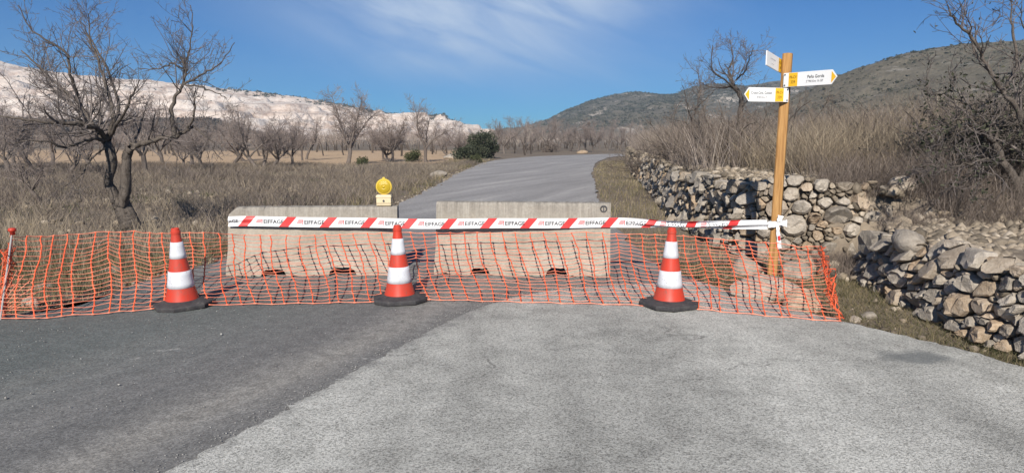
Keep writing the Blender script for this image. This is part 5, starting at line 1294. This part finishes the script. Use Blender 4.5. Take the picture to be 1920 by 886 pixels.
for i in range(nseg + 1):
    z = -0.25 + (ph + 0.25) * i / nseg
    for a, b in [(1, 0.72), (0.72, 1), (-0.72, 1), (-1, 0.72), (-1, -0.72), (-0.72, -1), (0.72, -1), (1, -0.72)]:
        q = axis * z + e1 * a * pr + e2 * b * pr; V.append(q)
for i in range(nseg):
    for j in range(8): Fs.append((i * 8 + j, i * 8 + (j + 1) % 8, i * 8 + 8 + (j + 1) % 8, i * 8 + 8 + j))
V.append(axis * (ph + 0.012)); t0 = nseg * 8
for j in range(8): Fs.append((t0 + j, t0 + (j + 1) % 8, len(V) - 1))
mesh_obj('post', V, Fs, MAT_POST, sp_root)
MAT_SIGN = plain('sign_white', (0.80, 0.80, 0.79), 0.4, 0.4, 0.05, 8)
MAT_SIGNY = plain('sign_yellow', (0.80, 0.46, 0.025), 0.45, 0.4, 0.08, 10)
def post_at(z): return Vector((pb.x, pb.y, 0)) + axis * (z / axis.z)
def sign(zc, direction, length, lines, mirror, hang, label, tip=0.055, y0=0.062, rise=0.0, off=0.082):
    """arrow board: local x runs from the post outwards, y up; face towards the viewer"""
    h = 0.150; d = Vector((direction[0], direction[1], 0)).normalized()
    n = Vector((d.y, -d.x, 0));
    if n.y > 0: n = -n
    o_ = post_at(zc) + n * off - d * hang
    up = Vector((0, 0, 1)); th = 0.012
    def W(x, y, w): return tuple(o_ + d * x + up * (y + rise * x) + n * w - spl)
    out = [(0, -h / 2), (length - tip, -h / 2), (length, 0.0), (length - tip, h / 2), (0, h / 2)] if tip else [(0, -h / 2), (length, -h / 2), (length, h / 2), (0, h / 2)]
    V = [W(x, y, 0) for x, y in out] + [W(x, y, -th) for x, y in out]; m = len(out)
    Fs = [tuple(range(m)), tuple(range(m, 2 * m))[::-1]] + [(i, i + m, (i + 1) % m + m, (i + 1) % m) for i in range(m)]
    b = mesh_obj('sign_board', V, Fs, MAT_SIGN, sp_root); b['label'] = label
    def flat(name, P, Fs, mat, w=0.0018): return mesh_obj(name, [W(x, y, w) for x, y in P], Fs, mat, b)
    flat('yellow_panel', [(y0, -h / 2 + .003), (y0 + 0.103, -h / 2 + .003), (y0 + 0.103, h / 2 - .003), (y0, h / 2 - .003)], [(0, 1, 2, 3)], MAT_SIGNY)
    if tip: flat('arrow_tip', [(length - tip - 0.004, -h / 2 + 0.014), (length - 0.010, 0.0), (length - tip - 0.004, h / 2 - 0.014)], [(0, 1, 2)], MAT_SIGNY)
    sg = -1 if mirror else 1
    for txt, size, cx, cy, mt, sxs in lines:
        V2, F2 = text_mesh(txt, size); flat('lettering', [(cx + sg * x * sxs, cy + y) for x, y, _ in V2], F2, mt, 0.0034)
    for y in (-h / 2 + 0.018, h / 2 - 0.018):
        P = [(0.018 + 0.008 * math.cos(a), y + 0.008 * math.sin(a)) for a in np.linspace(0, 2 * PI, 10, endpoint=False)]
        V = [W(x, q, 0.002) for x, q in P] + [W(x, q, 0.007) for x, q in P]; Fs = [tuple(range(10, 20))] + [(i, (i + 1) % 10, (i + 1) % 10 + 10, i + 10) for i in range(10)]
        mesh_obj('bolt', V, Fs, MAT_DARKSTEEL, b)
zat = lambda v: px(1476, v, 7.75).z
L = 0.60
sign(zat(150), (0.62, -0.79), 0.60, [('PR-CV', 0.042, 0.113, 0.024, MAT_BROWNINK, 0.72), ('339', 0.046, 0.113, -0.028, MAT_BROWNINK, 0.8), ('Peña Gorda', 0.046, 0.37, 0.018, MAT_INK, 0.85), ("2'790 Km 1h 30'", 0.034, 0.36, -0.030, MAT_GREYINK, 0.85)], False, -0.02, 'white arrow board reading Peña Gorda, pointing right')
sign(zat(178), (-0.97, -0.24), 0.545, [('PR-CV', 0.042, 0.113, 0.024, MAT_BROWNINK, 0.72), ('339', 0.046, 0.113, -0.028, MAT_BROWNINK, 0.8), ('Cruce Ctra. Cantón', 0.040, 0.335, 0.018, MAT_INK, 0.80), ("0'20 Km 2'", 0.034, 0.33, -0.030, MAT_GREYINK, 0.85)], True, -0.012, 'white arrow board reading Cruce Ctra. Cantón, pointing left')
sign(zat(122), (-0.62, -0.79), 0.50, [('PR-CV', 0.040, 0.056, 0.024, MAT_BROWNINK, 0.72), ('339', 0.044, 0.056, -0.028, MAT_BROWNINK, 0.8), ('-- ---- -----', 0.05, 0.31, 0.02, MAT_INK, 0.8), ('---- ---', 0.04, 0.31, -0.03, MAT_GREYINK, 0.8)], True, -0.005, 'white board seen at a slant at the top of the post', 0.0, 0.004, 0.10, -0.055)
tag(sp_root, 'square wooden trail signpost with three white and yellow arrow boards', 'signpost')

# tape knot and tail round the post
kp = Vector(post_at(px(1450, 420, 7.75).z)); kc = np.array([kp.x, kp.y - 0.066, kp.z]) 
def ribbon(name, path, w, mat, normal=(0, -1, 0), n=8, wend=None, parent=tp):
    C = catmull(path, n); tg = np.gradient(C, axis=0); tg /= np.linalg.norm(tg, axis=1)[:, None]
    sd_ = np.cross(tg, np.array(normal)); sd_ /= np.linalg.norm(sd_, axis=1)[:, None] + 1e-9
    ww = np.linspace(w, w if wend is None else wend, len(C)); V = []; Fs = []
    for i in range(len(C)):
        for t in (-1, -0.3, 0.35, 1): V.append(C[i] + sd_[i] * ww[i] * t * 0.5 + np.array(normal) * 0.006 * math.sin(5 * t + i) - tl)
    for i in range(len(C) - 1):
        for j in range(3): a = i * 4 + j; Fs.append((a, a + 1, a + 5, a + 4))
    return mesh_obj(name, V, Fs, mat, parent, True)
E = TPp[-1]
ribbon('knot', [E, (E + kc) / 2 + np.array([0, -0.01, 0]), kc, kc + np.array([0.05, 0.03, -0.005]), kc + np.array([0.075, 0.09, 0])], 0.075, MAT_TAPE, wend=0.05)
ribbon('knot_loop', [kc, kc + np.array([-0.005, -0.02, 0.04]), kc + np.array([0.01, -0.025, 0.10])], 0.018, MAT_TAPE, wend=0.05)
ribbon('knot_loop', [kc, kc + np.array([0.02, -0.02, 0.035]), kc + np.array([0.04, -0.02, 0.095])], 0.012, MAT_TAPE, wend=0.022)
ribbon('knot_loop', [kc, kc + np.array([0.04, -0.02, 0.01]), kc + np.array([0.095, -0.015, 0.012])], 0.016, MAT_TAPE, wend=0.085)
tail = [kc, kc + np.array([-0.004, -0.012, -0.06]), kc + np.array([0.010, -0.015, -0.16]), kc + np.array([0.028, -0.012, -0.28])]
ribbon('tape_tail', tail, 0.030, MAT_TAPE, wend=0.05)
ribbon('red_stripe', [np.array(tail[2]) + np.array([-0.002, -0.010, 0.03]), np.array(tail[2]) + np.array([0.005, -0.010, -0.02])], 0.026, MAT_RED)
tag(tp, 'white tape with red stripes and black lettering strung from barrier to post', 'warning tape')

# ------------------------------------------------------------------ air
V, Fs = box_vf(2040, 1520, 150, 0, (0, 660, 68))
hz = mesh_obj('haze', V, Fs, None); hm_ = bpy.data.materials.new('thin_air'); hm_.use_nodes = True; nn = hm_.node_tree; nn.nodes.clear()
pv = nn.nodes.new('ShaderNodeVolumePrincipled'); pv.inputs['Color'].default_value = (0.58, 0.80, 1.0, 1); pv.inputs['Density'].default_value = 0.00032; pv.inputs['Anisotropy'].default_value = 0.0
oo = nn.nodes.new('ShaderNodeOutputMaterial'); nn.links.new(pv.outputs[0], oo.inputs['Volume']); hz.data.materials.append(hm_)
tag(hz, 'thin pale haze in the air before the far hills', 'haze', None, 'stuff')
